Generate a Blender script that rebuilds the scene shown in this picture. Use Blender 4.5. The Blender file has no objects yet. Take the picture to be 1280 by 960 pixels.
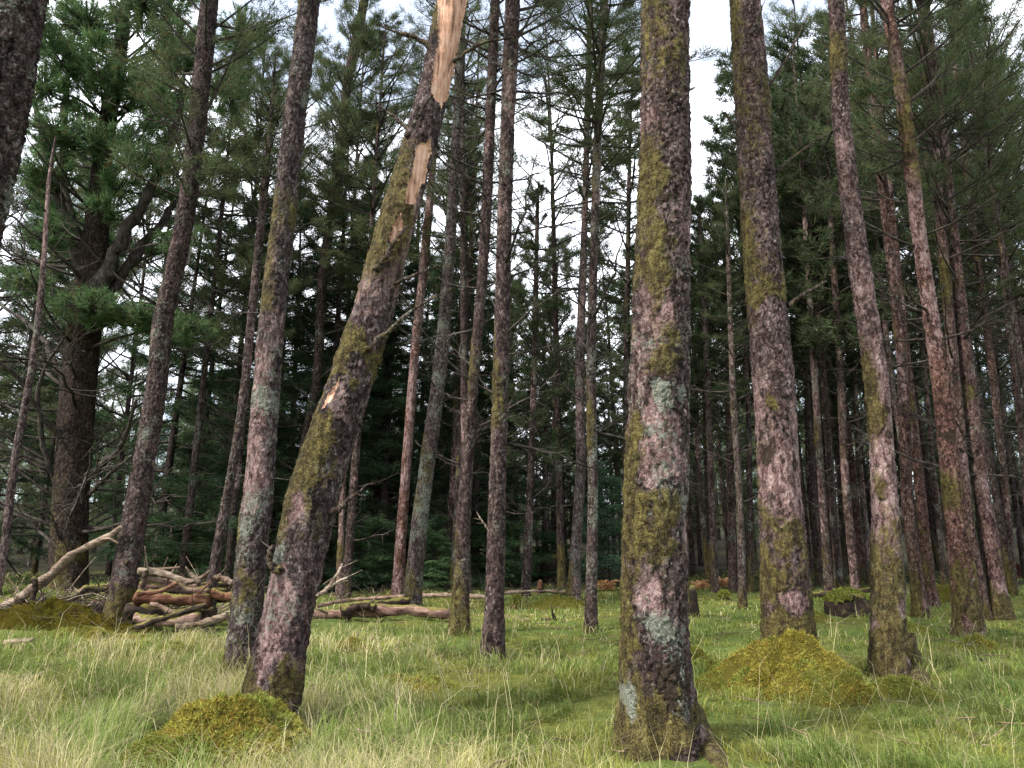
import bpy, math, random
import numpy as np
from mathutils import Vector, Matrix
PI = math.pi
S = bpy.context.scene
C = S.collection
rng = np.random.default_rng(7)
random.seed(7)

# ------------------------------------------------------------------ camera, sky, sun, exposure
PITCH, FPX, EYE = math.radians(14.0), 961.0, 1.5
cam_d = bpy.data.cameras.new('camera')
cam = bpy.data.objects.new('camera', cam_d); C.objects.link(cam)
cam.location = (0, 0, EYE); cam.rotation_euler = (PI/2 + PITCH, 0, 0)
cam_d.sensor_width = 36; cam_d.lens = FPX/1280*36
cam_d.clip_start = 0.05; cam_d.clip_end = 3000
S.camera = cam

SUN_EL, SUN_AZ = math.radians(48), math.radians(236)      # azimuth clockwise from +Y: behind the camera, left
W = bpy.data.worlds.new('World'); S.world = W; W.use_nodes = True
nt = W.node_tree; N = nt.nodes; K = nt.links; N.clear()
sky = N.new('ShaderNodeTexSky'); sky.sky_type = 'NISHITA'; sky.sun_disc = False
sky.sun_elevation = SUN_EL; sky.sun_rotation = SUN_AZ; sky.air_density = 1.0; sky.dust_density = 1.2
tc = N.new('ShaderNodeTexCoord')
mp = N.new('ShaderNodeMapping'); mp.inputs['Scale'].default_value = (1, 1, 1.7); mp.inputs['Location'].default_value = (5.3, 2.4, 0.9)
cn = N.new('ShaderNodeTexNoise'); cn.inputs['Scale'].default_value = 2.6; cn.inputs['Detail'].default_value = 6; cn.inputs['Roughness'].default_value = 0.55
cr = N.new('ShaderNodeMapRange'); cr.inputs['From Min'].default_value = 0.44; cr.inputs['From Max'].default_value = 0.54; cr.inputs['To Min'].default_value = 0.28
mx = N.new('ShaderNodeMix'); mx.data_type = 'RGBA'; mx.inputs['B'].default_value = (11.0, 11.5, 12.4, 1)
bg = N.new('ShaderNodeBackground'); bg.inputs['Strength'].default_value = 0.125
wo = N.new('ShaderNodeOutputWorld')
K.new(tc.outputs['Generated'], mp.inputs['Vector']); K.new(mp.outputs[0], cn.inputs['Vector'])
K.new(cn.outputs['Fac'], cr.inputs['Value']); K.new(cr.outputs[0], mx.inputs['Factor'])
K.new(sky.outputs[0], mx.inputs['A']); K.new(mx.outputs['Result'], bg.inputs['Color']); K.new(bg.outputs[0], wo.inputs['Surface'])

sl = bpy.data.lights.new('sun', 'SUN'); sl.energy = 3.9; sl.angle = math.radians(7.0); sl.color = (1.0, 0.94, 0.85)
so = bpy.data.objects.new('sun', sl); C.objects.link(so)
sdir = Vector((math.sin(SUN_AZ)*math.cos(SUN_EL), math.cos(SUN_AZ)*math.cos(SUN_EL), math.sin(SUN_EL)))
so.rotation_euler = (-sdir).to_track_quat('-Z', 'Y').to_euler(); so.location = sdir*60
S.view_settings.view_transform = 'Standard'; S.view_settings.look = 'None'
S.view_settings.exposure = 1.1; S.view_settings.gamma = 1.0
S.render.engine = 'CYCLES'; S.cycles.max_bounces = 6; S.cycles.diffuse_bounces = 3; S.cycles.transmission_bounces = 3
S.cycles.use_adaptive_sampling = True; S.cycles.use_denoising = True

# ------------------------------------------------------------------ noise helpers
def _h(i, j, k, s):
    i = i.astype(np.int64); j = j.astype(np.int64); k = k.astype(np.int64)
    n = (i*73856093) ^ (j*19349663) ^ (k*83492791) ^ (s*2654435761)
    n = n & 0xffffffff
    n = ((n ^ (n >> 16))*0x45d9f3b) & 0xffffffff
    n = ((n ^ (n >> 16))*0x45d9f3b) & 0xffffffff
    n = n ^ (n >> 16)
    return n/4294967295.0
def vnoise(p, s=0):
    f = np.floor(p); w = p - f; w = w*w*(3 - 2*w); f = f.astype(np.int64)
    out = 0
    for a in (0, 1):
        for b in (0, 1):
            for c in (0, 1):
                wt = (w[:, 0] if a else 1-w[:, 0])*(w[:, 1] if b else 1-w[:, 1])*(w[:, 2] if c else 1-w[:, 2])
                out = out + wt*_h(f[:, 0]+a, f[:, 1]+b, f[:, 2]+c, s)
    return out
def fbm(p, s=0, o=4):
    p = np.asarray(p, float); t = 0; a = .5; m = 0
    for q in range(o):
        t = t + a*vnoise(p*(2.03**q), s+q); m += a; a *= .5
    return t/m
def cell(p, s=0):
    f = np.floor(p).astype(np.int64)
    d1 = np.full(len(p), 9.); d2 = d1.copy(); idv = np.zeros(len(p))
    for a in (-1, 0, 1):
        for b in (-1, 0, 1):
            for c in (-1, 0, 1):
                i, j, k = f[:, 0]+a, f[:, 1]+b, f[:, 2]+c
                q = np.stack([i+_h(i, j, k, s+1), j+_h(i, j, k, s+2), k+_h(i, j, k, s+3)], 1)
                d = np.sqrt(((p-q)**2).sum(1))
                m = d < d1
                d2 = np.where(m, d1, np.minimum(d2, d)); d1 = np.where(m, d, d1)
                idv = np.where(m, _h(i, j, k, s+4), idv)
    return d1, d2, idv
def sstep(x, a, b):
    t = np.clip((x-a)/(b-a), 0, 1); return t*t*(3-2*t)
def unit(v):
    return v/np.maximum(np.linalg.norm(v, axis=-1, keepdims=True), 1e-9)

# ------------------------------------------------------------------ pixel (1280 x 960 photo) <-> world, ground
FW = np.array([0, math.cos(PITCH), math.sin(PITCH)]); UP = np.array([0, -math.sin(PITCH), math.cos(PITCH)]); RT = np.array([1., 0, 0])
CAM = np.array([0, 0, EYE])
def ray(px, py): return FW + (px-640)/FPX*RT + (480-py)/FPX*UP
BUMPS = []          # local rises of the ground: (x, y, rx, ry, height)
def ground(x, y):
    x = np.atleast_1d(np.asarray(x, float)); y = np.atleast_1d(np.asarray(y, float))
    z = 0.05*np.clip(y, -12, 24) + 0.055*np.clip(y-24, 0, 20) + 0.13*np.clip(y-44, 0, 90)
    p = np.stack([x, y, np.zeros_like(x)], 1)
    near = np.exp(-np.maximum(np.hypot(x, y-12)-40, 0)/20)
    z = z + near*(0.16*(fbm(p*0.55, 11, 3)-.5) + 0.13*(fbm(p*1.9, 21, 3)-.5))
    for bx, by, rx, ry, h in BUMPS:
        z = z + h*np.exp(-(((x-bx)/rx)**2 + ((y-by)/ry)**2))
    return z
def hit(px, py):
    r = ray(px, py)
    t = np.arange(2.0, 80, 0.02)
    P = CAM + t[:, None]*r
    m = P[:, 2] < ground(P[:, 0], P[:, 1])
    k = int(np.argmax(m)) if m.any() else len(t)-1
    return P[k]
def at(px, py, Y):
    r = ray(px, py); return CAM + r*(Y/r[1])
def proj(P):
    d = P - CAM; z = d@FW
    return 640 + FPX*(d@RT)/z, 480 - FPX*(d@UP)/z

# ------------------------------------------------------------------ object helpers
def mesh_from(name, V, quads=None, tris=None, mats=(), fmat=None, smooth=True, attr=None):
    me = bpy.data.meshes.new(name)
    V = np.asarray(V, np.float32)
    nq = 0 if quads is None else len(quads); ntr = 0 if tris is None else len(tris)
    L = []
    if nq: L.append(np.asarray(quads, np.int32).ravel())
    if ntr: L.append(np.asarray(tris, np.int32).ravel())
    L = np.concatenate(L)
    tot = np.concatenate([np.full(nq, 4, np.int32), np.full(ntr, 3, np.int32)])
    st = np.concatenate([[0], np.cumsum(tot)[:-1]]).astype(np.int32)
    me.vertices.add(len(V)); me.vertices.foreach_set('co', V.ravel())
    me.loops.add(len(L)); me.loops.foreach_set('vertex_index', L)
    me.polygons.add(nq+ntr); me.polygons.foreach_set('loop_start', st)
    if fmat is not None: me.polygons.foreach_set('material_index', np.asarray(fmat, np.int32))
    me.polygons.foreach_set('use_smooth', np.full(nq+ntr, smooth))
    for m in mats: me.materials.append(m)
    if attr is not None:
        for an, av in attr.items():
            a = me.attributes.new(an, 'FLOAT_COLOR', 'POINT'); a.data.foreach_set('color', np.asarray(av, np.float32).ravel())
    me.update(calc_edges=True)
    return me
def link(name, me, parent=None, loc=None, color=None):
    o = bpy.data.objects.new(name, me); C.objects.link(o)
    if parent is not None: o.parent = parent
    if loc is not None: o.location = loc
    if color is not None: o.color = color
    return o
def tag(o, label=None, cat=None, group=None, kind=None):
    if label: o['label'] = label
    if cat: o['category'] = cat
    if group: o['group'] = group
    if kind: o['kind'] = kind
    return o
def thing(name, loc, label, cat, group=None):
    return tag(link(name, None, loc=loc), label, cat, group)

class MB:
    def __init__(s): s.V = []; s.Q = []; s.T = []; s.qm = []; s.tm = []; s.n = 0
    def add(s, V, Q=None, T=None, m=0):
        V = np.asarray(V, float)
        if Q is not None and len(Q): s.Q.append(np.asarray(Q)+s.n); s.qm.append(np.full(len(Q), m))
        if T is not None and len(T): s.T.append(np.asarray(T)+s.n); s.tm.append(np.full(len(T), m))
        s.V.append(V); s.n += len(V)
    def mesh(s, name, mats, smooth=True):
        q = np.concatenate(s.Q) if s.Q else None; t = np.concatenate(s.T) if s.T else None
        fm = np.concatenate(s.qm + s.tm)
        return mesh_from(name, np.concatenate(s.V), q, t, mats, fm, smooth)
def tube(mb, P, R, sides=6, m=0, cap=True, rough=0, seed=0):
    P = np.asarray(P, float); R = np.asarray(R, float); n = len(P)
    T = unit(np.gradient(P, axis=0))
    ref = np.array([0, 0, 1.]) if abs(T[0][2]) < .9 else np.array([1., 0, 0])
    U = np.zeros_like(P); u = unit(np.cross(T[0], ref))
    for i in range(n):
        u = unit(u - T[i]*(u@T[i])); U[i] = u
    B = np.cross(T, U)
    a = np.arange(sides)*2*PI/sides
    V = P[:, None] + R[:, None, None]*(np.cos(a)[None, :, None]*U[:, None] + np.sin(a)[None, :, None]*B[:, None])
    V = V.reshape(-1, 3)
    if rough:
        ctr = np.repeat(P, sides, 0); k = fbm(V*np.array([9, 9, 9]), seed, 3)-.5
        k2 = fbm(V*3.1, seed+9, 2)-.5
        V = ctr + (V-ctr)*(1+rough*(k*1.6+k2*1.4))[:, None]
    i = np.arange(n-1)[:, None]*sides; j = np.arange(sides)[None]
    jn = (j+1) % sides
    Q = np.stack([i+j, i+jn, i+sides+jn, i+sides+j], -1).reshape(-1, 4)
    T3 = []
    if cap:
        V = np.concatenate([V, P[:1], P[-1:]]); c0, c1 = len(V)-2, len(V)-1
        jj = np.arange(sides); T3 = np.concatenate([np.stack([np.full(sides, c0), (jj+1) % sides, jj], 1),
             np.stack([np.full(sides, c1), (n-1)*sides+jj, (n-1)*sides+(jj+1) % sides], 1)])
    mb.add(V, Q, T3, m)
def smooth_path(P, n):
    P = np.asarray(P, float); k = len(P)
    if k < 3:
        t = np.linspace(0, k-1, n); return np.stack([np.interp(t, range(k), P[:, c]) for c in range(P.shape[1])], 1)
    E = np.concatenate([[2*P[0]-P[1]], P, [2*P[-1]-P[-2]]])
    t = np.linspace(0, k-1-1e-6, n); i = t.astype(int); f = (t-i)[:, None]
    a, b, c, d = E[i], E[i+1], E[i+2], E[i+3]
    return .5*((2*b) + (c-a)*f + (2*a-5*b+4*c-d)*f**2 + (3*b-a-3*c+d)*f**3)

# ------------------------------------------------------------------ materials
def new_mat(name):
    m = bpy.data.materials.new(name); m.use_nodes = True
    t = m.node_tree; t.nodes.clear()
    o = t.nodes.new('ShaderNodeOutputMaterial')
    return m, t, o
class NB:
    def __init__(s, t): s.t = t
    def n(s, typ, ins=None, **kw):
        x = s.t.nodes.new(typ)
        for k, v in kw.items(): setattr(x, k, v)
        for k, v in (ins or {}).items():
            if isinstance(v, bpy.types.NodeSocket): s.t.links.new(v, x.inputs[k])
            else: x.inputs[k].default_value = v
        return x
    def noise(s, vec, scale, detail=4, rough=.55): return s.n('ShaderNodeTexNoise', {'Vector': vec, 'Scale': scale, 'Detail': detail, 'Roughness': rough}).outputs['Fac']
    def math(s, op, a, b=0.0):
        return s.n('ShaderNodeMath', {0: a, 1: b}, operation=op).outputs[0]
    def rng(s, v, a, b, c=0., d=1.): return s.n('ShaderNodeMapRange', {'Value': v, 'From Min': a, 'From Max': b, 'To Min': c, 'To Max': d}).outputs[0]
    def mix(s, f, a, b, mode='MIX'):
        x = s.n('ShaderNodeMix', data_type='RGBA', blend_type=mode)
        for i, v in (('Factor', f), ('A', a), ('B', b)):
            sk = [q for q in x.inputs if q.name == i and (q.type == 'RGBA' or i == 'Factor')][0]
            if isinstance(v, bpy.types.NodeSocket): s.t.links.new(v, sk)
            else: sk.default_value = v if i == 'Factor' else (*v[:3], 1)
        return [q for q in x.outputs if q.type == 'RGBA'][0]
    def ramp(s, f, stops):
        x = s.n('ShaderNodeValToRGB', {'Fac': f}); e = x.color_ramp.elements
        while len(e) < len(stops): e.new(.5)
        for q, (p, c) in zip(e, stops): q.position = p; q.color = (*c, 1)
        return x.outputs['Color']

def bark_material(name):
    m, t, o = new_mat(name); b = NB(t)
    tcn = b.n('ShaderNodeTexCoord'); oi = b.n('ShaderNodeObjectInfo')
    off = b.math('MULTIPLY', oi.outputs['Random'], 60.)
    vec = b.n('ShaderNodeVectorMath', {0: tcn.outputs['Object'], 1: b.n('ShaderNodeCombineXYZ', {0: off, 2: off}).outputs[0]}, operation='ADD').outputs[0]
    vs = b.n('ShaderNodeMapping', {'Vector': vec, 'Scale': (1, 1, .55)}).outputs[0]
    warp = b.n('ShaderNodeTexNoise', {'Vector': vs, 'Scale': 14., 'Detail': 3.})
    vw = b.n('ShaderNodeVectorMath', {0: vs, 1: b.n('ShaderNodeVectorMath', {0: warp.outputs['Color'], 'Scale': .13}, operation='SCALE').outputs[0]}, operation='ADD').outputs[0]
    at_ = b.n('ShaderNodeAttribute', attribute_name='wear')
    sep = b.n('ShaderNodeSeparateColor', {'Color': at_.outputs['Color']})
    n1 = b.noise(vec, 2.2, 5); n2 = b.noise(vs, 38., 5, .65); n3 = b.noise(vec, 11., 5, .6); n4 = b.noise(vec, 90., 3, .6)
    vo = b.n('ShaderNodeTexVoronoi', {'Vector': vw, 'Scale': 34.}, feature='DISTANCE_TO_EDGE').outputs['Distance']
    vc = b.n('ShaderNodeTexVoronoi', {'Vector': vw, 'Scale': 34.}, feature='F1')
    vr = b.n('ShaderNodeSeparateColor', {'Color': vc.outputs['Color']}).outputs[0]
    crack = b.rng(vo, 0., .12)
    n5 = b.noise(b.n('ShaderNodeMapping', {'Vector': vw, 'Scale': (1, 1, .5)}).outputs[0], 19., 6, .72)
    tone = b.math('ADD', b.math('MULTIPLY', n5, .55), b.math('ADD', b.math('MULTIPLY', n1, .15), b.math('ADD', b.math('MULTIPLY', vr, .15), b.math('MULTIPLY', n4, .15))))
    col = b.ramp(tone, [(.38, (.009, .006, .005)), (.45, (.034, .023, .021)), (.515, (.084, .061, .056)), (.59, (.165, .130, .123)), (.67, (.28, .238, .228))])
    col = b.mix(b.rng(crack, 0, 1, .5, 0.), col, (.022, .015, .013))
    col = b.mix(1., col, oi.outputs['Color'], 'MULTIPLY')
    # fresh pink bark under shed plates
    fp = b.rng(b.math('ADD', sep.outputs[2], b.math('MULTIPLY', b.math('SUBTRACT', n3, .5), .7)), .42, .56)
    col = b.mix(fp, col, b.ramp(n5, [(.38, (.030, .017, .015)), (.46, (.125, .074, .068)), (.53, (.235, .152, .142)), (.62, (.36, .26, .245))]))
    fd = b.rng(b.math('ADD', at_.outputs['Alpha'], b.math('MULTIPLY', b.math('SUBTRACT', n3, .5), .6)), .45, .6)
    col = b.mix(b.math('MULTIPLY', fd, .9), col, b.ramp(n4, [(.3, (.012, .009, .006)), (.7, (.05, .034, .02))]))
    # lichen
    nl = b.noise(vec, 30., 7, .8); nl2 = b.noise(vec, 3.4, 3)
    fl = b.math('ADD', b.math('MULTIPLY', nl, .75), b.math('MULTIPLY', nl2, .35))
    fl = b.math('ADD', fl, b.math('MULTIPLY', b.math('SUBTRACT', sep.outputs[1], .5), .34))
    fl = b.math('ADD', fl, b.math('MULTIPLY', b.rng(vr, .80, .86), .045))
    fl = b.rng(fl, .60, .64)
    col = b.mix(b.math('MULTIPLY', fl, .85), col, b.ramp(n4, [(.3, (.09, .10, .075)), (.55, (.20, .215, .17)), (.8, (.33, .345, .29))]))
    # moss
    fm = b.math('ADD', sep.outputs[0], b.math('MULTIPLY', b.math('SUBTRACT', n3, .5), .9))
    fm = b.math('ADD', fm, b.math('MULTIPLY', b.math('SUBTRACT', n2, .5), .5))
    fm = b.math('ADD', fm, b.math('MULTIPLY', b.math('SUBTRACT', n5, .5), .8)); fm = b.rng(fm, .40, .66)
    mossc = b.ramp(b.math('ADD', b.math('MULTIPLY', n4, .4), b.math('MULTIPLY', n5, .6)), [(.38, (.012, .008, .004)), (.455, (.034, .025, .009)), (.515, (.075, .060, .017)), (.585, (.135, .112, .032)), (.67, (.22, .19, .065))])
    col = b.mix(b.math('MULTIPLY', fm, .93), col, mossc)
    hgt = b.math('ADD', b.math('ADD', b.math('MULTIPLY', crack, .18), b.math('MULTIPLY', n5, .8)), b.math('ADD', b.math('MULTIPLY', n2, .5), b.math('ADD', b.math('MULTIPLY', n4, .25), b.math('MULTIPLY', vr, .45))))
    bump = b.n('ShaderNodeBump', {'Height': hgt, 'Strength': 1., 'Distance': .035}).outputs[0]
    p = b.n('ShaderNodeBsdfPrincipled', {'Base Color': col, 'Roughness': .92, 'Specular IOR Level': .18, 'Normal': bump})
    t.links.new(p.outputs[0], o.inputs[0]); return m

def wood_material(name, c0, c1, c2, stretch=(1, 1, .12), scale=30., bumpd=.01, moss=0.):
    m, t, o = new_mat(name); b = NB(t)
    tcn = b.n('ShaderNodeTexCoord'); oi = b.n('ShaderNodeObjectInfo')
    off = b.math('MULTIPLY', oi.outputs['Random'], 40.)
    vec = b.n('ShaderNodeVectorMath', {0: tcn.outputs['Object'], 1: b.n('ShaderNodeCombineXYZ', {0: off, 1: off}).outputs[0]}, operation='ADD').outputs[0]
    vs = b.n('ShaderNodeMapping', {'Vector': vec, 'Scale': stretch}).outputs[0]
    n1 = b.noise(vs, scale, 6, .65); n2 = b.noise(vec, 5., 4)
    f = b.math('ADD', b.math('MULTIPLY', n1, .6), b.math('MULTIPLY', n2, .4))
    col = b.ramp(f, [(.38, c0), (.49, c1), (.62, c2)])
    col = b.mix(1., col, oi.outputs['Color'], 'MULTIPLY')
    if moss:
        geo = b.n('ShaderNodeNewGeometry'); nz = b.n('ShaderNodeSeparateXYZ', {0: geo.outputs['Normal']}).outputs[2]
        fm = b.rng(b.math('ADD', b.math('MULTIPLY', nz, .5), b.noise(vec, 4., 5)), 1.05-moss, 1.2-moss)
        col = b.mix(fm, col, b.ramp(b.noise(vec, 60., 3), [(.3, (.04, .035, .01)), (.6, (.16, .14, .035))]))
    bump = b.n('ShaderNodeBump', {'Height': n1, 'Strength': .8, 'Distance': bumpd}).outputs[0]
    p = b.n('ShaderNodeBsdfPrincipled', {'Base Color': col, 'Roughness': .9, 'Specular IOR Level': .2, 'Normal': bump})
    t.links.new(p.outputs[0], o.inputs[0]); return m

def leaf_material(name, dark, mid, light, trans=.3, dry=None, nscale=1.2):
    m, t, o = new_mat(name); b = NB(t)
    geo = b.n('ShaderNodeNewGeometry'); oi = b.n('ShaderNodeObjectInfo')
    nz = b.noise(b.n('ShaderNodeTexCoord').outputs['Object'], nscale, 4)
    f = b.math('ADD', b.math('MULTIPLY', geo.outputs['Random Per Island'], .5), b.math('MULTIPLY', nz, .5))
    stops = [(.25, dark), (.5, mid), (.75, light)]
    col = b.ramp(f, stops)
    if dry: col = b.mix(b.rng(geo.outputs['Random Per Island'], 1-dry[0], 1-dry[0]+.01), col, dry[1])
    col = b.mix(1., col, oi.outputs['Color'], 'MULTIPLY')
    d = b.n('ShaderNodeBsdfDiffuse', {'Color': col}); tr = b.n('ShaderNodeBsdfTranslucent', {'Color': col})
    mxs = b.n('ShaderNodeMixShader', {'Fac': trans, 1: d.outputs[0], 2: tr.outputs[0]})
    t.links.new(mxs.outputs[0], o.inputs[0]); return m

def tint_material(name, trans=.35):
    m, t, o = new_mat(name); b = NB(t)
    a = b.n('ShaderNodeAttribute', attribute_name='tint').outputs['Color']
    d = b.n('ShaderNodeBsdfDiffuse', {'Color': a}); tr = b.n('ShaderNodeBsdfTranslucent', {'Color': a})
    mxs = b.n('ShaderNodeMixShader', {'Fac': trans, 1: d.outputs[0], 2: tr.outputs[0]})
    t.links.new(mxs.outputs[0], o.inputs[0]); return m

def ground_material():
    m, t, o = new_mat('mossy_turf'); b = NB(t)
    pos = b.n('ShaderNodeNewGeometry').outputs['Position']
    n1 = b.noise(pos, .7, 5); n2 = b.noise(pos, 6., 5, .65); n3 = b.noise(pos, 55., 4, .65)
    f = b.math('ADD', b.math('MULTIPLY', n2, .5), b.math('MULTIPLY', n3, .5))
    moss = b.ramp(f, [(.3, (.03, .032, .009)), (.5, (.095, .105, .024)), (.7, (.19, .175, .04))])
    grn = b.ramp(f, [(.3, (.022, .032, .008)), (.5, (.07, .10, .022)), (.7, (.13, .165, .045))])
    lit = b.ramp(f, [(.3, (.018, .012, .008)), (.5, (.06, .045, .028)), (.7, (.12, .10, .05))])
    col = b.mix(b.rng(n1, .42, .58), grn, moss)
    col = b.mix(b.rng(b.noise(pos, 1.7, 4), .6, .72), col, lit)
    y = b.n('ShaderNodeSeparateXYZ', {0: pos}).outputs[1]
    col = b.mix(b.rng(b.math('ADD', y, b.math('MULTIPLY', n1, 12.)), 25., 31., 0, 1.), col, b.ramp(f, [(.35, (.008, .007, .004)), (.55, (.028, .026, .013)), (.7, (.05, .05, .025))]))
    bump = b.n('ShaderNodeBump', {'Height': f, 'Strength': 1., 'Distance': .05}).outputs[0]
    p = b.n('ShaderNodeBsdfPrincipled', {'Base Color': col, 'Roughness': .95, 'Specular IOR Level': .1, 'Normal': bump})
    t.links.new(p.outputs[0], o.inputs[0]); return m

M = {}
M['bark'] = bark_material('mossy_bark')
M['branch'] = wood_material('dead_branch_bark', (.010, .008, .006), (.034, .027, .022), (.085, .072, .06), scale=22)
M['bleached'] = wood_material('bleached_wood', (.05, .035, .025), (.21, .155, .115), (.40, .33, .265), stretch=(.2, 1, 1), scale=26, bumpd=.02)
M['rotten'] = wood_material('reddish_rotten_wood', (.03, .013, .008), (.15, .070, .042), (.28, .165, .11), stretch=(.15, 1, 1), scale=26, bumpd=.02, moss=.25)
M['logbark'] = wood_material('pinkish_log_wood', (.03, .02, .015), (.17, .11, .09), (.34, .255, .21), stretch=(.15, 1, 1), scale=24, bumpd=.02, moss=.28)
M['darklog'] = wood_material('dark_log_bark', (.008, .006, .004), (.036, .025, .018), (.09, .07, .05), stretch=(.3, 1, 1), scale=22, moss=.3)
M['peeled'] = wood_material('exposed_orange_wood', (.10, .055, .035), (.40, .225, .15), (.58, .385, .29), stretch=(1, 1, .07), scale=34, bumpd=.006)
M['pine'] = leaf_material('pine_needles', (.038, .055, .027), (.078, .104, .05), (.13, .155, .08), trans=.38, dry=(.05, (.14, .085, .03)))
M['lush'] = leaf_material('lush_pine_needles', (.045, .085, .036), (.09, .155, .065), (.16, .225, .105), trans=.4, dry=(.05, (.16, .10, .04)))
M['spruce'] = leaf_material('spruce_needles', (.016, .032, .015), (.040, .070, .034), (.075, .112, .055), trans=.32)
M['far'] = leaf_material('far_needles', (.035, .052, .026), (.075, .105, .055), (.135, .16, .09), trans=.38)
M['mossleaf'] = leaf_material('moss_fronds', (.10, .09, .016), (.30, .275, .048), (.50, .47, .12), trans=.35, nscale=5., dry=(.16, (.26, .14, .04)))
M['mossgreen'] = leaf_material('green_moss_fronds', (.09, .105, .02), (.21, .245, .045), (.36, .39, .10), trans=.35, nscale=5., dry=(.14, (.20, .14, .045)))
M['bracken'] = leaf_material('orange_bracken', (.30, .14, .06), (.52, .30, .14), (.66, .46, .27))
M['grass'] = tint_material('grass_blades', .42)
M['ground'] = ground_material()

# ------------------------------------------------------------------ ground sheet
BUMPS += [(-8.6, 14.3, 2.0, .9, .55), (-5.9, 12.6, 1.9, 1.3, -.10)]
def axis(a, b, step, far, g=1.22):
    mid = list(np.arange(a, b+1e-6, step)); lo = []; s = step; x = a
    while x > -far: s *= g; x -= s; lo.append(x)
    hi = []; s = step; x = mid[-1]
    while x < far: s *= g; x += s; hi.append(x)
    return np.array(lo[::-1]+mid+hi)
gx = axis(-14, 14, .1, 600); gy = axis(2, 24, .1, 600)
X, Y = np.meshgrid(gx, gy); nx, ny = len(gx), len(gy)
Z = ground(X.ravel(), Y.ravel())
i = np.arange(ny-1)[:, None]*nx + np.arange(nx-1)[None]
Q = np.stack([i, i+1, i+nx+1, i+nx], -1).reshape(-1, 4)
g = link('ground', mesh_from('ground', np.stack([X.ravel(), Y.ravel(), Z], 1), Q, mats=[M['ground']]))
tag(g, 'grassy mossy forest floor rising gently away under the trees', 'ground', kind='structure')

# ------------------------------------------------------------------ crowns and dead branches (shared meshes)
def crown_mesh(name, seed, L=8., R=2.2, whorl=.42, per=4, style='pine', leaf='pine', nl=.11, nw=.011, twigs=13, tufts=3, needles=8, sparse=0.):
    r = np.random.default_rng(seed); wood = MB(); TP = []; TD = []; TL = []
    z = 0.05
    while z < L*.985:
        t = z/L
        if style == 'pine': ln = R*(min(1, .55+t*1.3))*(1-t)**.55
        else: ln = R*(1-t)**.85
        for k in range(per):
            if r.random() < sparse: continue
            az = r.random()*2*PI; l = max(.25, ln*r.uniform(.55, 1.15))
            el = (math.radians(r.uniform(2, 30)+35*t) if style == 'pine' else math.radians(r.uniform(-22, 2)+32*t))
            h = np.array([math.cos(az), math.sin(az), 0]); s = np.linspace(0, 1, 7)
            bend = (.12 if style == 'pine' else -.10)*l; side = np.array([-h[1], h[0], 0])*r.normal(0, .09)*l
            P = np.array([0, 0, z+r.normal(0, .08)]) + s[:, None]*l*(h*math.cos(el)+np.array([0, 0, math.sin(el)])) + (s**2)[:, None]*side
            P[:, 2] += bend*s**2 + (.10*l*s**4 if style != 'pine' else 0)
            tube(wood, P, np.linspace(.010+.011*l, .004, 7), 4, 0, False)
            nt_ = max(4, int(twigs*(.4+l/R*.6)))
            ss = np.sort(r.uniform(.28 if style == 'pine' else .12, 1., nt_))
            fx = np.stack([np.interp(ss, s, P[:, c]) for c in range(3)], 1)
            tg = unit(P[-1]-P[0])
            lat = np.array([-h[1], h[0], 0])
            sg = np.where(r.random(nt_) < .5, -1, 1)
            tl = (.42*l*(1-ss)+.16)*r.uniform(.5, 1.1, nt_)
            td = unit(tg*r.uniform(.5, 1.1, nt_)[:, None] + lat*(sg*r.uniform(.3, 1., nt_))[:, None] + np.array([0, 0, 1])*((r.uniform(-.1, .5, nt_) if style == 'pine' else r.uniform(-.35, .05, nt_)))[:, None])
            end = fx + td*tl[:, None]
            # twig spikes
            off = np.array([0, 0, .006]); V = np.stack([fx-off, fx+off, end], 1).reshape(-1, 3)
            wood.add(V, None, np.arange(len(V)).reshape(-1, 3), 0)
            for q in np.linspace(.35 if style == 'pine' else .1, 1., tufts):
                TP.append(fx + td*(tl*q)[:, None]); TD.append(td)
        z += whorl*r.uniform(.7, 1.3)
    TP = np.concatenate(TP); TD = np.concatenate(TD); n = len(TP)
    P = np.repeat(TP, needles, 0); D = np.repeat(TD, needles, 0)
    rd = unit(r.normal(size=(n*needles, 3)))
    if style == 'pine': D = unit(D*.75 + rd*.9 + np.array([0, 0, .18])); jit = .03
    else:
        rd[:, 2] *= .35; D = unit(D*.9 + rd*.9 + np.array([0, 0, -.12])); jit = .05
    P = P + r.normal(size=P.shape)*jit
    ln = nl*r.uniform(.6, 1.3, len(P))[:, None]
    sd = unit(np.cross(D, unit(r.normal(size=D.shape))))*nw*.5
    V = np.stack([P-sd, P+sd, P+D*ln], 1).reshape(-1, 3)
    wood.add(V, None, np.arange(len(V)).reshape(-1, 3), 1)
    return wood.mesh(name, [M['branch'], M[leaf]], smooth=False)

CROWN = {
 'pine': [crown_mesh('pine_crown', s, 8, 2.3, .36, 4, 'pine', 'pine', .13, .011, 18, 3, 11, .12) for s in (1, 2, 3)],
 'thin': [crown_mesh('thin_pine_crown', s, 8, 2.2, .45, 4, 'pine', 'pine', .12, .010, 15, 3, 8, .25) for s in (4, 5)],
 'lush': [crown_mesh('lush_pine_crown', s, 8, 3.2, .40, 4, 'pine', 'lush', .24, .018, 18, 4, 13, .1) for s in (6,)],
 'spruce': [crown_mesh('spruce_crown', s, 10, 2.6, .33, 4, 'spruce', 'spruce', .12, .014, 20, 5, 10, .12) for s in (7, 8)],
 'young': [crown_mesh('young_spruce_crown', s, 3, 1.1, .15, 4, 'spruce', 'spruce', .07, .02, 14, 5, 7, .05) for s in (9, 10)],
 'far': [crown_mesh('far_crown', s, 10, 2.2, .40, 4, 'pine', 'far', .19, .024, 13, 3, 8, .12) for s in (11, 12, 13)],
}
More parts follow.
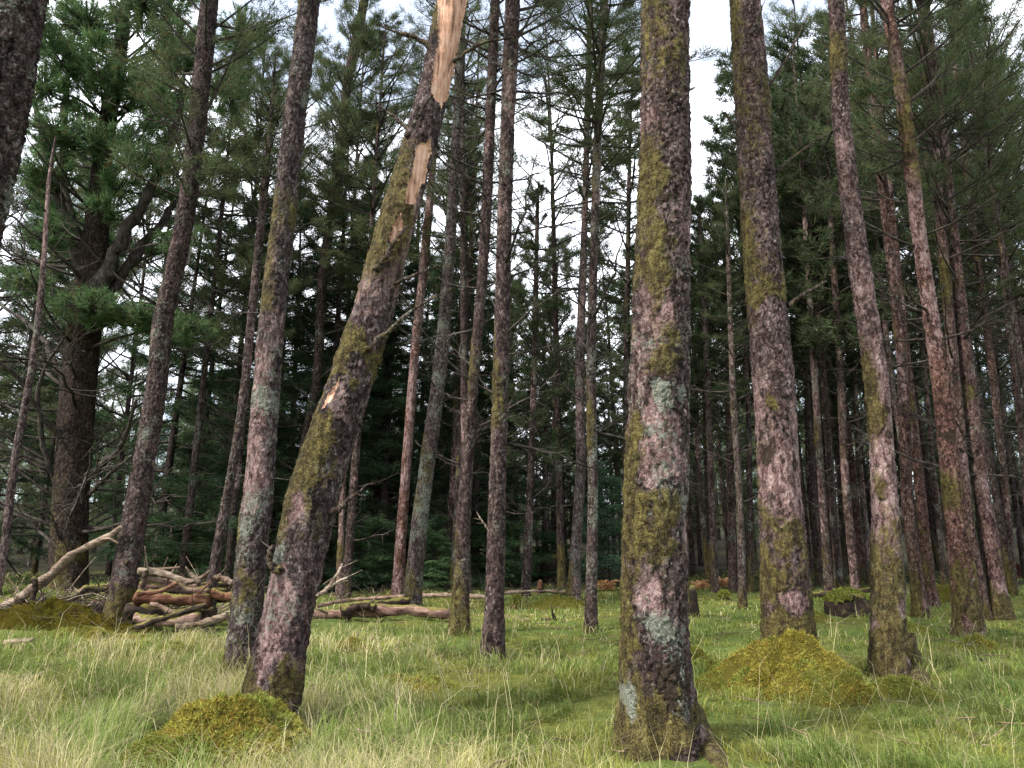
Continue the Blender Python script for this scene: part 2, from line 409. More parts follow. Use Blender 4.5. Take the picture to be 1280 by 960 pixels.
CLEN = {'pine': 8, 'thin': 8, 'lush': 8, 'spruce': 10, 'young': 3, 'far': 10}

def dead_branch_mesh(seed):
    r = np.random.default_rng(seed+100); mb = MB()
    s = np.linspace(0, 1, 9); bend = r.uniform(-.2, .35); sd = r.normal(0, .15)
    P = np.stack([s, sd*s**2 + .02*r.normal(size=9)*s, bend*s**2 + .02*r.normal(size=9)*s], 1)
    tube(mb, P, np.linspace(.015, .004, 9), 5)
    for q in range(r.integers(5, 12)):
        u = r.uniform(.2, .97); b0 = np.array([np.interp(u, s, P[:, c]) for c in range(3)])
        d = unit(np.array([r.uniform(.2, .9), r.choice([-1, 1])*r.uniform(.3, .9), r.uniform(-.3, .5)])); l = r.uniform(.14, .5)*(1.2-u*.6)
        k = np.linspace(0, 1, 5)[:, None]; tp = b0 + k*l*d + k**2*np.array([0, 0, r.uniform(-.1, .12)])
        tube(mb, tp, np.linspace(.0058, .002, 5), 4, cap=False)
        for w in range(r.integers(1, 4)):
            j = int(r.integers(1, 4)); d2 = unit(d + r.normal(size=3)*.7); l2 = l*r.uniform(.25, .55)
            k2 = np.linspace(0, 1, 3)[:, None]; tube(mb, tp[j]+k2*l2*d2, np.linspace(.0035, .0015, 3), 3, cap=False)
    return mb.mesh('dead_branch', [M['branch']])
DEAD = [dead_branch_mesh(s) for s in range(9)]

# ------------------------------------------------------------------ trees
TREES = {}      # key -> dict(root, Y, path function)
def in_poly(px, py, poly):
    c = np.zeros(len(px), bool); n = len(poly)
    for a in range(n):
        x1, y1 = poly[a]; x2, y2 = poly[(a+1) % n]
        if y1 == y2: continue
        m = ((y1 > py) != (y2 > py)) & (px < (x2-x1)*(py-y1)/(y2-y1)+x1)
        c ^= m
    return c

def make_tree(key, label, pts, H=19., tint=(1, 1, 1), moss=.4, mosstop=2., lichen=.4, pink=.3, patches=(), bare=(), flare=.25, crown=None,
              nd=6, dz=(2.5, 9.), dl=(.5, 1.4), name='pine_tree', group='pine trees of the wood', depth=None, seed=None, ctint=(1, 1, 1), rough=1., dist=None, detail=1.):
    seed = sum(map(ord, key))*7 + len(key) if seed is None else seed
    r = np.random.default_rng(seed)
    base = hit(pts[0][0], pts[0][1]) if dist is None else at(pts[0][0], pts[0][1], dist)
    base = np.array([base[0], base[1], ground(base[0], base[1])[0]]); Yd = base[1]
    P = []; R = []
    for (px, py, w) in pts:
        p = at(px, py, Yd); P.append(p - base); R.append(w*.465/FPX*((p-CAM)@FW)/math.hypot(1, (px-640)/FPX*.97))
    P[0] = np.zeros(3)
    P = np.array(P); R = np.array(R)
    k = 2 if len(P) > 2 else 1
    sl_ = (P[-1]-P[-1-k])/(P[-1][2]-P[-1-k][2])
    zt = P[-1][2]; rt = R[-1]
    if H > zt+.5:
        ex = np.linspace(0, 1, 5)[1:]
        bendx = r.normal(0, .02)
        for e in ex:
            h = zt + (H-zt)*e
            P = np.vstack([P, P[len(R)-1]*0 + P[len(pts)-1] + sl_*(h-zt) + np.array([bendx*(h-zt)*e, 0, 0])]); R = np.append(R, rt*(1-e)+.015*e)
    H = P[-1][2]
    foot = Yd/FPX*1280/1024
    zvis = min(H, (at(640, -30, Yd)[2]-base[2]))
    step = max(.0105, foot*1.1)/detail
    zz = np.concatenate([np.arange(-.35, min(zvis, H), step), np.arange(min(zvis, H), H+.01, .3)]) if zvis < H-.3 else np.arange(-.35, H, step)
    def cpath(z):
        zc = np.clip(z, 0, H)
        # smooth through-control interpolation
        q = smooth_path(np.column_stack([P, R]), 160)
        o = np.argsort(q[:, 2]); q = q[o]
        return np.interp(zc, q[:, 2], q[:, 0]), np.interp(zc, q[:, 2], q[:, 1]), np.interp(zc, q[:, 2], q[:, 3])
    cx, cy, rr = cpath(zz)
    sides = int(np.clip(2*PI*rr[:max(2, len(rr)//3)].mean()/max(.0105, foot*1.05)*detail, 10, 210))
    a = np.arange(sides)*2*PI/sides + PI/2
    ca, sa = np.cos(a)[None], np.sin(a)[None]
    nl_ = r.integers(3, 6); ph = r.random()*6.28; zc = np.maximum(zz, 0)[:, None]
    rad = rr[:, None]*(1 + flare*np.exp(-zc/.32)*(1+.55*np.cos(nl_*a[None]+ph)) + .03*np.cos(2*a[None]+ph*2+zc*.4))
    V = np.stack([cx[:, None]+ca*rad, cy[:, None]+sa*rad, np.broadcast_to(zz[:, None], rad.shape)], -1).reshape(-1, 3)
    Nn = np.stack([np.broadcast_to(ca, rad.shape), np.broadcast_to(sa, rad.shape), np.zeros_like(rad)], -1).reshape(-1, 3)
    rv = np.repeat(rr, sides); so_ = np.array([seed*.37 % 50, seed*.11 % 50, 0])
    lum = fbm(V*np.array([2.2, 2.2, 1.1])+so_, seed, 3)-.5
    wq = np.stack([fbm(V*7, seed+3, 3), fbm(V*7+9, seed+4, 3), fbm(V*7+21, seed+5, 3)], 1)-.5
    d1, d2, idv = cell((V+so_+.16*wq)*np.array([27, 27, 13]), seed)
    rdg = 1-np.abs(2*fbm((V+.1*wq)*np.array([13, 13, 5]), seed+7, 4)-1)
    plate = .95*sstep(d2-d1, .0, .14)*(.25+.75*idv) + .30*(1-rdg)
    zv = V[:, 2]
    # colour wear: moss, lichen, pink, dark
    nm = fbm(V*np.array([1.6, 1.6, .9])+so_, seed+31, 4)
    west = .5-.5*Nn[:, 0]*.6
    mo = moss + .42*sstep(-zv, -mosstop, 0) - .24 + (nm-.5)*2.3 + (west-.5)*.5
    li = lichen + (fbm(V*2.1+so_, seed+41, 3)-.5)*.9
    pk = pink + (fbm(V*np.array([1.8, 1.8, 1.0])+so_, seed+51, 3)-.5)*1.1
    dk = .12 + (fbm(V*2.4+so_, seed+61, 3)-.5)*1.3
    Vw = V + base
    wx = (fbm(V*np.array([7, 7, 4])+so_, seed+91, 4)-.5)*3.0; wy = (fbm(V*np.array([7, 7, 4])+so_+30, seed+95, 4)-.5)*3.0
    for (kind, px, py, rx, ry, amt) in patches:
        c = at(px, py, Yd) - base; sx = rx/FPX*Yd; sz = ry/FPX*Yd
        w = np.exp(-((((V[:, 0]-c[0])/sx+wx)**2 + ((zv-c[2])/sz+wy)**2)**1.5)) * (Nn[:, 1] < .25)
        if kind == 'moss': mo = mo + amt*w
        elif kind == 'pink': pk = pk + amt*w; mo = mo - .8*w*abs(amt); dk = dk-.4*w
        elif kind == 'dark': dk = dk + amt*w; mo = mo - .5*w
        elif kind == 'lichen': li = li + amt*w; mo = mo - .7*w
    amp = min(.024, .07*rr[0]+.005)*rough
    mm = sstep(mo, .42, .62); pm = sstep(pk, .45, .6)*(1-mm)
    disp = lum*.11*rv + amp*(plate-.5)*(1-.65*mm)*(1-.5*pm) + mm*(.010 + .034*(fbm(V*20, seed+71, 3)-.5)) - .008*pm + .016*rough*(fbm(V*30, seed+81, 3)-.5)
    V = V + Nn*disp[:, None]
    n = len(zz); ii = np.arange(n-1)[:, None]*sides; jj = np.arange(sides)[None]; jn = (jj+1) % sides
    Q = np.stack([ii+jj, ii+jn, ii+sides+jn, ii+sides+jj], -1).reshape(-1, 4)
    wear = np.clip(np.stack([mo, li, pk, dk], 1), 0, 1)
    root = thing(name, base, label, 'tree', group)
    if bare:
        px, py = proj(Vw + 0)
        jx = (fbm(V*np.array([16, 16, 5]), 5, 3)-.5)*8; jy = (fbm(V*np.array([14, 14, 6]), 6, 3)-.5)*14
        drop = np.zeros(len(Q), bool); flat = V - Nn*disp[:, None] + Nn*(lum*.16*rv)[:, None]
        for poly in bare:
            inn = in_poly(px+jx, py+jy, poly) & (Nn[:, 1] < .35)
            fin = inn[Q].all(1) & ~drop
            # keep the one connected patch
            nb = sides; idx = np.nonzero(fin)[0]; todo = set(idx.tolist()); best = []
            while todo:
                st = [todo.pop()]; comp = [st[0]]
                while st:
                    f = st.pop(); row, colm = divmod(f, nb)
                    for g_ in (row*nb+(colm+1) % nb, row*nb+(colm-1) % nb, f+nb, f-nb):
                        if g_ in todo: todo.remove(g_); st.append(g_); comp.append(g_)
                if len(comp) > len(best): best = comp
            fin = np.zeros(len(Q), bool); fin[best] = True; drop |= fin
            cnt = np.zeros(len(V)); np.add.at(cnt, Q[fin].ravel(), 1)
            deep = cnt >= 4; Vb = V.copy()
            Vb[deep] = (flat - Nn*.018)[deep] + (Nn*((fbm(V*np.array([30, 30, 2.5]), 4, 3)-.5)*.016)[:, None])[deep]
            used = np.unique(Q[fin]); mapi = -np.ones(len(V), int); mapi[used] = np.arange(len(used))
            link('exposed_wood', mesh_from('exposed_wood', Vb[used], mapi[Q[fin]], mats=[M['peeled']]), root)['label'] = 'smooth orange wood laid bare where the bark has peeled'
        Q = Q[~drop]
    tr = link('trunk', mesh_from('trunk', V, Q, mats=[M['bark']], attr={'wear': wear}), root, color=(*tint, 1))
    def pt(z):
        x, y, q = cpath(np.array([z])); return np.array([x[0], y[0], z]), q[0]
    if crown:
        kind, z0, rs = crown
        p0, _ = pt(z0); p1, _ = pt(H-.05)
        me = CROWN[kind][int(r.integers(len(CROWN[kind])))]
        o = link('crown', me, root, Vector(p0), (*ctint, 1))
        o.rotation_mode = 'QUATERNION'
        o.rotation_quaternion = Vector(p1-p0).to_track_quat('Z', 'Y') @ Matrix.Rotation(r.random()*6.28, 3, 'Z').to_quaternion()
        o.scale = (rs, rs, (H-z0)/CLEN[kind])
    for q in range(nd):
        z = r.uniform(*dz)
        if z > H-.4: continue
        p, q_ = pt(z); az = r.random()*2*PI
        o = link('branch', DEAD[int(r.integers(len(DEAD)))], root, Vector(p + np.array([math.cos(az), math.sin(az), 0])*q_*.8))
        o.rotation_euler = (r.normal(0, .5), -math.radians(r.uniform(-8, 38)), az)
        s = r.uniform(*dl); o.scale = (s, s, s)
    TREES[key] = dict(root=root, base=base, Y=Yd, pt=pt, r0=rr[0], H=H, bpx=pts[0][0], w=pts[0][2])
    return root

def px_branch(key, pix, w0, w1, dy=-.3, dy1=None, mat='branch', name='branch', label=None):
    T = TREES[key]; n = len(pix); P = []
    for a, (x, y) in enumerate(pix):
        f = a/(n-1); P.append(at(x, y, T['Y'] + dy*T['r0'] + (f*(dy1 or 0))) - T['base'])
    P = smooth_path(P, 22); rb = np.random.default_rng(int(pix[0][0]*7+pix[0][1]))
    mb = MB(); rr = np.linspace(w0, w1, 22)**1.0*.85/2/FPX*T['Y']; P[1:] += rb.normal(size=(21, 3))*rr[1:, None]*.28
    tube(mb, P, rr*rb.uniform(.85, 1.2, 22), 9, rough=.5, seed=int(pix[0][0]))
    for q in range(3 if w0 < 12 else 1):
        k_ = int(rb.integers(9, 21)); d_ = unit(unit(P[k_]-P[k_-2])*.8+rb.normal(size=3)*.7); l_ = rr[0]*rb.uniform(3, 9)
        tube(mb, P[k_]+np.linspace(0, 1, 4)[:, None]*l_*d_, np.linspace(rr[k_]*.5, rr[k_]*.15, 4), 5, cap=False)
    big = mat == 'branch' and key != 'forked'
    me = mb.mesh(name, [M['bark' if big else mat]])
    if big:
        a = me.attributes.new('wear', 'FLOAT_COLOR', 'POINT'); a.data.foreach_set('color', np.tile([.42, .45, .1, .3], len(me.vertices)).astype(np.float32))
    o = link(name, me, T['root'], color=(.8, .75, .7, 1) if big else None)
    if label: o['label'] = label
    return o
def root_part(key, pix, w0, w1):
    T = TREES[key]; P = []
    for a, (x, y) in enumerate(pix):
        p = hit(x, y) if a else at(x, y, T['Y']); P.append(p - T['base'])
    P[-1][2] -= .08
    P = smooth_path(P, 14); mb = MB(); rr = np.linspace(w0, w1, 14)/2/FPX*T['Y']
    tube(mb, P, rr, 16, rough=.28, seed=3)
    me = mb.mesh('root', [M['bark']])
    a = me.attributes.new('wear', 'FLOAT_COLOR', 'POINT'); a.data.foreach_set('color', np.tile([.72, .3, .3, .25], len(me.vertices)).astype(np.float32))
    return link('root', me, T['root'])

# --- the big trunks near the camera
make_tree('peeled', 'leaning mossy tree with long strips of bark peeled off bare orange wood',
  [(330, 925, 80), (352, 800, 71), (374, 700, 70), (397, 600, 70), (431, 500, 63), (463, 400, 57), (490, 300, 51), (519, 200, 46), (545, 100, 42), (566, 0, 39)],
  H=11.5, moss=.55, mosstop=5, lichen=.32, pink=.34, flare=.12, nd=0, tint=(.95, .9, .92),
  patches=[('pink', 350, 760, 16, 40, .7), ('pink', 378, 640, 14, 25, .5), ('moss', 400, 545, 26, 40, .6), ('moss', 458, 440, 40, 36, .8), ('pink', 430, 520, 22, 40, .25), ('moss', 335, 850, 50, 45, .8),
           ('moss', 500, 260, 26, 60, .5), ('moss', 380, 610, 18, 80, .4), ('lichen', 352, 690, 20, 16, .5), ('pink', 445, 370, 22, 40, .2)],
  bare=[[(549, -60), (548, 50), (540, 92), (538, 118), (552, 138), (566, 110), (580, 60), (592, 20), (605, -60)],
        [(519, 184), (516, 210), (508, 232), (506, 256), (519, 256), (529, 230), (537, 200), (539, 172)],
        [(504, 264), (490, 280), (484, 304), (496, 304), (505, 284)],
        [(426, 468), (408, 500), (404, 516), (413, 506), (424, 484)]], crown=('thin', 9.2, .8))
px_branch('peeled', [(457, 437), (485, 415), (520, 385), (567, 359)], 9, 2.5, -.9)
px_branch('peeled', [(492, 355), (520, 343), (552, 331)], 6, 2, -.8)
px_branch('peeled', [(470, 338), (490, 307), (508, 283)], 10, 4, -1.0)
px_branch('peeled', [(522, 175), (500, 152), (482, 138), (464, 129)], 6, 2, -.6)
px_branch('peeled', [(552, 74), (525, 50), (495, 40), (478, 34)], 9, 3, -.4)
px_branch('peeled', [(566, 78), (600, 55), (642, 47)], 7, 3, -.4)
px_branch('peeled', [(507, 172), (520, 150), (540, 118)], 9, 5, -1.0)
px_branch('peeled', [(415, 642), (435, 626), (457, 608)], 9, 3, -.7)
px_branch('peeled', [(396, 745), (420, 728), (434, 722)], 7, 2.5, -.5, mat='bleached', label='pale broken branch near the foot')
px_branch('peeled', [(410, 735), (422, 718), (428, 704)], 6, 1.5, -.5, mat='bleached', label='pale broken branch near the foot')
px_branch('peeled', [(350, 712), (340, 706), (336, 692), (342, 682)], 12, 6, -.9)

make_tree('stout', 'stoutest mossy trunk with pink patch of shed bark under grey lichen',
  [(826, 935, 92), (820, 850, 88), (818, 700, 84), (824, 480, 79), (829, 300, 71), (831, 200, 65), (832, 0, 60)],
  moss=.49, mosstop=4, lichen=.36, pink=.36, flare=.36, nd=0, H=20, tint=(1.0, .92, .92), rough=1.25,
  patches=[('pink', 818, 555, 24, 50, .8), ('pink', 845, 620, 16, 70, .3), ('lichen', 828, 500, 26, 20, .9), ('dark', 800, 625, 18, 32, .8), ('dark', 838, 620, 12, 20, .5), ('moss', 825, 690, 34, 70, .5), ('dark', 845, 845, 16, 34, .9),
           ('lichen', 778, 870, 8, 30, .7), ('lichen', 815, 780, 14, 14, .6), ('pink', 805, 745, 16, 26, .5), ('moss', 825, 235, 30, 40, .6), ('dark', 832, 265, 20, 12, .7), ('moss', 815, 350, 20, 60, .45), ('dark', 832, 390, 16, 40, .4),
           ('pink', 820, 400, 12, 20, .4), ('moss', 815, 900, 60, 40, .7), ('moss', 785, 700, 14, 120, .35), ('moss', 835, 440, 30, 26, .3)], crown=('pine', 12, 1.1))
root_part('stout', [(840, 890), (872, 925), (912, 964)], 60, 22)
root_part('stout', [(795, 905), (775, 930), (758, 955)], 40, 8)
px_branch('stout', [(864, 112), (868, 109)], 4, 2, 0)

make_tree('mound', 'thick pinkish trunk rising straight out of the big yellow moss mound',
  [(990, 858, 80), (985, 785, 70), (974, 600, 59), (967, 480, 57), (952, 300, 49), (945, 200, 46), (932, 0, 40)],
  moss=.42, mosstop=2.6, lichen=.28, pink=.42, flare=.2, nd=0, tint=(1.05, .95, .97),
  patches=[('pink', 975, 590, 18, 34, .7), ('moss', 975, 660, 34, 34, .6), ('dark', 958, 570, 8, 14, .8), ('dark', 985, 575, 6, 14, .7), ('moss', 985, 730, 40, 40, .5), ('pink', 985, 745, 16, 14, .6), ('moss', 985, 795, 60, 26, 1.), ('moss', 1010, 770, 14, 30, .6), ('moss', 960, 370, 24, 14, .6), ('dark', 970, 480, 10, 10, .7), ('moss', 958, 500, 7, 14, .8)],
  crown=('pine', 11.5, 1.05), H=19)
px_branch('mound', [(984, 382), (1005, 368), (1032, 352)], 8, 4, -.3)
px_branch('mound', [(926, 156), (914, 150), (905, 142)], 7, 4, -.2)
px_branch('mound', [(938, 42), (946, 30), (952, 8)], 7, 4, -.9)
px_branch('mound', [(970, 215), (1000, 190), (1045, 160)], 6, 1.5, .2)
px_branch('mound', [(960, 110), (985, 70), (1010, 20)], 6, 2, .3)
px_branch('mound', [(936, 90), (938, 80)], 6, 5, -1.0)

make_tree('swept', 'pinkish trunk with mossy foot and one root sweeping right into grass',
  [(1113, 845, 56), (1110, 800, 50), (1110, 740, 45), (1104, 600, 37), (1096, 480, 34), (1070, 300, 30), (1052, 150, 25), (1045, 0, 21)],
  moss=.38, mosstop=1.4, lichen=.30, pink=.42, flare=.07, nd=4, dz=(4, 9), tint=(1.1, .98, .98),
  patches=[('moss', 1108, 800, 40, 36, .9), ('moss', 1098, 520, 9, 12, .8), ('dark', 1108, 545, 6, 8, .9), ('moss', 1100, 610, 8, 14, .6)], crown=('pine', 10.5, .95))
root_part('swept', [(1120, 800), (1142, 846), (1178, 874)], 40, 16)

make_tree('lichened', 'stout grey-lichened trunk standing just behind the peeled leaning tree',
  [(300, 853, 48), (306, 790, 44), (315, 690, 42), (324, 600, 41), (332, 500, 38), (340, 400, 36), (352, 300, 33), (368, 150, 30), (387, 0, 27)],
  moss=.42, mosstop=3, lichen=.40, pink=.30, flare=.15, nd=3, dz=(3.5, 9), tint=(.85, .82, .84),
  patches=[('lichen', 318, 640, 26, 60, .18), ('pink', 320, 590, 16, 30, .4), ('dark', 300, 800, 30, 40, .35), ('lichen', 328, 510, 20, 30, .18)], crown=('pine', 10.5, 1.))

make_tree('bank', 'lichen-speckled trunk leaning right in front of the left log pile',
  [(147, 782, 44), (154, 740, 38), (163, 680, 36), (180, 580, 31), (196, 480, 29), (204, 400, 28), (220, 330, 26), (235, 250, 25), (247, 150, 24), (262, 0, 23)],
  moss=.30, mosstop=2, lichen=.38, pink=.22, flare=.25, nd=14, dz=(4.5, 11), dl=(.8, 2.2), tint=(.75, .68, .66), crown=('pine', 7.6, 1.25))
px_branch('bank', [(160, 705), (152, 695), (150, 680)], 6, 3, -.8)

make_tree('thinlean', 'slim lichened trunk between the log pile and the grey-lichened trunk',
  [(258, 789, 19), (264, 740, 16), (272, 687, 15), (289, 594, 13), (304, 500, 12), (316, 380, 11), (330, 240, 10)], moss=.36, lichen=.36, pink=.2, H=11, nd=8, dz=(2, 8), tint=(.75, .7, .68), crown=('thin', 8, .7))

make_tree('midstout', 'dark straight trunk in mid grass, nearest of the middle group',
  [(615, 828, 33), (618, 760, 27), (620, 680, 25), (622, 600, 23), (626, 480, 21), (630, 300, 20), (633, 200, 19), (641, 0, 19)], moss=.34, lichen=.33, pink=.28, flare=.2, nd=30, dz=(2.5, 10), dl=(.6, 1.7), tint=(.8, .72, .70), crown=('thin', 8.5, 1.))
px_branch('midstout', [(612, 665), (603, 652), (596, 640)], 3, 1, -.2, mat='bleached')
make_tree('midleft', 'dark slender trunk in the grass at the right end of the mossy log',
  [(574, 793, 25), (577, 720, 20), (579, 660, 19), (583, 596, 17), (594, 450, 14), (606, 300, 14), (614, 120, 13), (619, 0, 12)], moss=.34, lichen=.33, pink=.24, flare=.2, nd=30, dz=(2.5, 11), dl=(.6, 1.8), tint=(.72, .64, .62), crown=('thin', 9, 1.))
make_tree('greylog', 'pale grey lichen-covered trunk standing behind the mossy fallen log',
  [(515, 758, 26), (518, 720, 22), (524, 660, 22), (532, 596, 20), (551, 450, 18), (563, 300, 14), (571, 150, 12), (577, 0, 10)], moss=.22, lichen=.50, pink=.2, flare=.1, nd=10, dz=(4, 13), tint=(.95, .93, .92), crown=('thin', 10, 1.))
make_tree('orangethin', 'slim smooth orange-brown trunk left of the pale grey trunk',
  [(497, 744, 18), (500, 690, 16), (507, 596, 14), (518, 450, 13), (530, 330, 12), (540, 220, 10), (548, 100, 9)], moss=.08, lichen=.12, pink=.55, flare=.08, nd=4, dz=(8, 13), tint=(1.25, .85, .68), rough=.5, crown=('thin', 14, .9), H=19)
make_tree('twinbrown', 'pinkish brown left trunk of the close pair at the clearing edge',
  [(716, 750, 20), (718, 720, 16), (722, 650, 14), (726, 578, 13), (725, 450, 12), (730, 300, 9), (734, 150, 8), (737, 40, 7)], moss=.28, lichen=.4, pink=.4, flare=.15, nd=22, dz=(4, 12), dl=(.7, 1.9), crown=('pine', 9.8, 1.35), H=20)
make_tree('twingrey', 'mossy right trunk of the close pair, rising beside the thin white pole log',
  [(739, 791, 19), (739, 740, 16), (741, 614, 14), (739, 450, 13), (743, 300, 11), (748, 150, 11), (756, 0, 9)], moss=.36, lichen=.46, pink=.25, flare=.12, nd=30, dz=(3, 9), dl=(.7, 2.0), tint=(.72, .66, .64), crown=('pine', 8.4, 1.2), H=16)
make_tree('orange', 'tall orange-barked trunk with mossy foot, thickest right of the swept-root trunk',
  [(1211, 795, 46), (1208, 760, 40), (1200, 690, 35), (1193, 630, 30), (1176, 480, 24), (1150, 300, 21), (1132, 150, 20), (1108, 0, 16)], moss=.36, mosstop=2, lichen=.25, pink=.45, flare=.1, nd=14, dz=(3, 9), dl=(.7, 1.8), tint=(1.3, .92, .78),
  patches=[('moss', 1208, 760, 34, 40, .8), ('dark', 1182, 545, 7, 9, .9), ('moss', 1178, 480, 8, 8, .6)], crown=('pine', 8, 1.1))
make_tree('brownpair', 'plain brown trunk partly behind the orange-barked trunk, mossy at its foot',
  [(1228, 775, 22), (1222, 720, 18), (1211, 656, 16), (1196, 502, 16), (1178, 300, 14), (1163, 120, 13), (1151, 0, 11)], moss=.3, lichen=.3, pink=.3, nd=24, dz=(2.5, 10), dl=(.8, 2.1), tint=(1., .82, .74), crown=('thin', 8, 1.25))
make_tree('reddish', 'reddish trunk with mossy collar, right of the orange-barked trunk',
  [(1250, 773, 32), (1244, 720, 25), (1236, 660, 24), (1228, 622, 23), (1211, 477, 19), (1192, 300, 15), (1176, 150, 13), (1160, 30, 11)], moss=.28, lichen=.35, pink=.42, nd=24, dz=(2.5, 10), dl=(.8, 2.2), tint=(1.1, .85, .80), patches=[('moss', 1213, 490, 12, 12, .8), ('moss', 1250, 760, 20, 14, .6)], crown=('pine', 8, 1.2))
make_tree('browntwin', 'brown bare trunk close behind the swept-root trunk on its right',
  [(1152, 772, 23), (1147, 730, 19), (1134, 622, 17), (1127, 450, 15), (1111, 300, 14), (1088, 100, 12), (1078, 0, 10)], moss=.28, lichen=.3, pink=.35, nd=10, dz=(4, 10), tint=(1., .78, .68), crown=('thin', 8.2, 1.15))
make_tree('mossytwin', 'dull brown trunk standing one step behind the bare brown trunk',
  [(1165, 757, 21), (1160, 720, 18), (1151, 622, 15), (1139, 502, 12), (1128, 400, 11), (1108, 200, 10)], moss=.34, lichen=.25, pink=.3, nd=8, dz=(5, 12), tint=(1., .74, .62), crown=('thin', 9, 1.2))
make_tree('palethin', 'very thin pale grey trunk rising between swept-root and bare brown trunks',
  [(1150, 740, 10), (1128, 560, 9), (1115, 480, 8), (1095, 300, 7), (1067, 65, 6)], moss=.1, lichen=.5, pink=.3, nd=6, dz=(6, 14), tint=(1.25, 1.1, 1.05), H=20, crown=('thin', 11, 1.1))
# old forked tree at left
make_tree('forked', 'huge dark forked tree with heavy spreading limbs above the fallen branch',
  [(86, 735, 58), (88, 640, 52), (95, 520, 50), (104, 420, 46), (114, 350, 44), (122, 270, 32), (132, 170, 26), (150, 60, 20)], moss=.36, mosstop=6, lichen=.25, pink=.08, flare=.18, nd=46, dz=(1., 11), dl=(1.4, 3.8), tint=(.44, .40, .31), H=21, crown=('lush', 9, 1.3), ctint=(.9, .95, .9), dist=19.5)
for pixs, w0, w1, d1 in ([(112, 385), (140, 330), (165, 280), (198, 215), (222, 150), (232, 70)], 26, 6, -1.), ([(118, 395), (160, 335), (195, 285), (232, 240), (275, 190)], 20, 5, 1.), ([(112, 350), (88, 290), (70, 240), (58, 190), (40, 110), (35, 30)], 24, 5, -.8), ([(108, 345), (84, 250), (80, 180), (84, 90), (100, 10)], 18, 5, .9), \
        ([(95, 560), (60, 530), (20, 470), (-20, 440)], 9, 4, -2.), ([(100, 600), (150, 560), (170, 500)], 10, 3, -1.5), ([(90, 500), (50, 420), (0, 380)], 10, 4, 1.), ([(80, 640), (55, 560), (50, 480), (80, 420)], 9, 3, -1.35), ([(110, 620), (140, 590), (165, 570)], 7, 3, -1.), ([(100, 480), (40, 455), (-20, 450)], 7, 3, -1.), ([(95, 680), (50, 640), (5, 625)], 6, 2, -1.5), ([(95, 600), (30, 570), (-10, 580)], 6, 2, -1.2):
    px_branch('forked', pixs, w0, w1, 0, d1)
# boughs of fresh needles hanging from the forked tree
def needle_bough(key, px, py, rx, ry, n, leaf='lush', dyr=1.0, k=36):
    T = TREES[key]; r = np.random.default_rng(int(px*3+py)); mb = MB()
    c = at(px, py, T['Y']-1.0) - T['base']; sx = rx/FPX*T['Y']; sz = ry/FPX*T['Y']
    p0, _ = T['pt'](float(np.clip(c[2]-.3, .5, T['H']-1)))
    P = smooth_path([p0, (p0+c)/2+np.array([0, 0, .15]), c], 8); tube(mb, P, np.linspace(.05, .02, 8), 5)
    e = r.normal(size=(n, 3)); e = unit(e)*(r.random((n, 1))**.4)
    E = c + e*np.array([sx, sx*dyr, sz])
    for q in range(n):
        s = c + (E[q]-c)*.15; tube(mb, smooth_path([s, (s+E[q])/2+np.array([0, 0, -.05]), E[q]], 4), np.linspace(.014, .005, 4), 4, 0, False)
    D = unit((E-c)*np.array([1, 1, .4]) + np.array([0, 0, .35]))
    Pn = np.repeat(E, k, 0) - np.repeat(D, k, 0)*(r.random((n*k, 1))*.25); Dn = unit(np.repeat(D, k, 0)*.8 + unit(r.normal(size=(n*k, 3)))*.85)
    sd = unit(np.cross(Dn, r.normal(size=Dn.shape)))*.009; V = np.stack([Pn-sd, Pn+sd, Pn+Dn*.20*r.uniform(.6, 1.2, (n*k, 1))], 1).reshape(-1, 3)
    mb.add(V, None, np.arange(len(V)).reshape(-1, 3), 1)
    return link('needle_bough', mb.mesh('needle_bough', [M['branch'], M[leaf]], False), T['root'])
for a in [(95, 82, 52, 34, 190), (150, 110, 56, 34, 200), (70, 165, 46, 30, 150), (195, 115, 44, 30, 150), (60, 215, 46, 20, 110), (115, 385, 62, 20, 170), (175, 395, 46, 18, 110), (232, 410, 40, 20, 90), (55, 110, 40, 34, 120), (225, 55, 46, 36, 140), (110, 30, 56, 30, 150), (180, 200, 50, 26, 110), (120, 175, 50, 24, 110), (40, 40, 40, 40, 120), (180, 10, 60, 30, 150), (280, 110, 40, 36, 110), (300, 40, 44, 36, 110), (60, 290, 36, 24, 60), (230, 300, 36, 22, 60), (30, 350, 36, 22, 60)]:
    needle_bough('forked', *a)
make_tree('pole', 'thin bare leaning pole of a dead tree at the far left edge',
  [(-6, 745, 14), (5, 690, 13), (18, 580, 12), (38, 470, 10), (52, 360, 9), (60, 240, 7)], moss=.05, lichen=.35, pink=.4, H=9, nd=5, dz=(4, 8), tint=(1.05, .95, .95), name='dead_tree', rough=.4)
make_tree('corner', 'close rough dark trunk filling the top left corner',
  [(-190, 985, 120), (-120, 600, 108), (-46, 300, 98), (-10, 150, 92), (18, 0, 86)], H=18, moss=.1, lichen=.42, pink=.12, flare=.2, nd=0, tint=(.62, .56, .54), rough=1.6, crown=('pine', 12, 1), dist=5.2)
make_tree('behindpeel', 'dark slender trunk rising behind the upper peeled leaning tree on its left',
  [(366, 742, 20), (372, 640, 14), (381, 556, 13), (396, 470, 12), (404, 340, 13), (425, 200, 13), (435, 100, 12), (456, 0, 11)], moss=.38, lichen=.3, pink=.15, nd=22, dz=(3, 10), dl=(.8, 2.0), tint=(.62, .56, .5), crown=('pine', 8.5, 1.2))
make_tree('snag', 'short broken tan snag just right of the peeled leaning tree foot',
  [(424, 748, 11), (426, 690, 9), (428, 620, 8), (434, 560, 7), (440, 520, 4)], moss=.3, lichen=.2, pink=.5, H=0, nd=2, dz=(.8, 2.5), tint=(1.2, .95, .75), name='dead_tree')

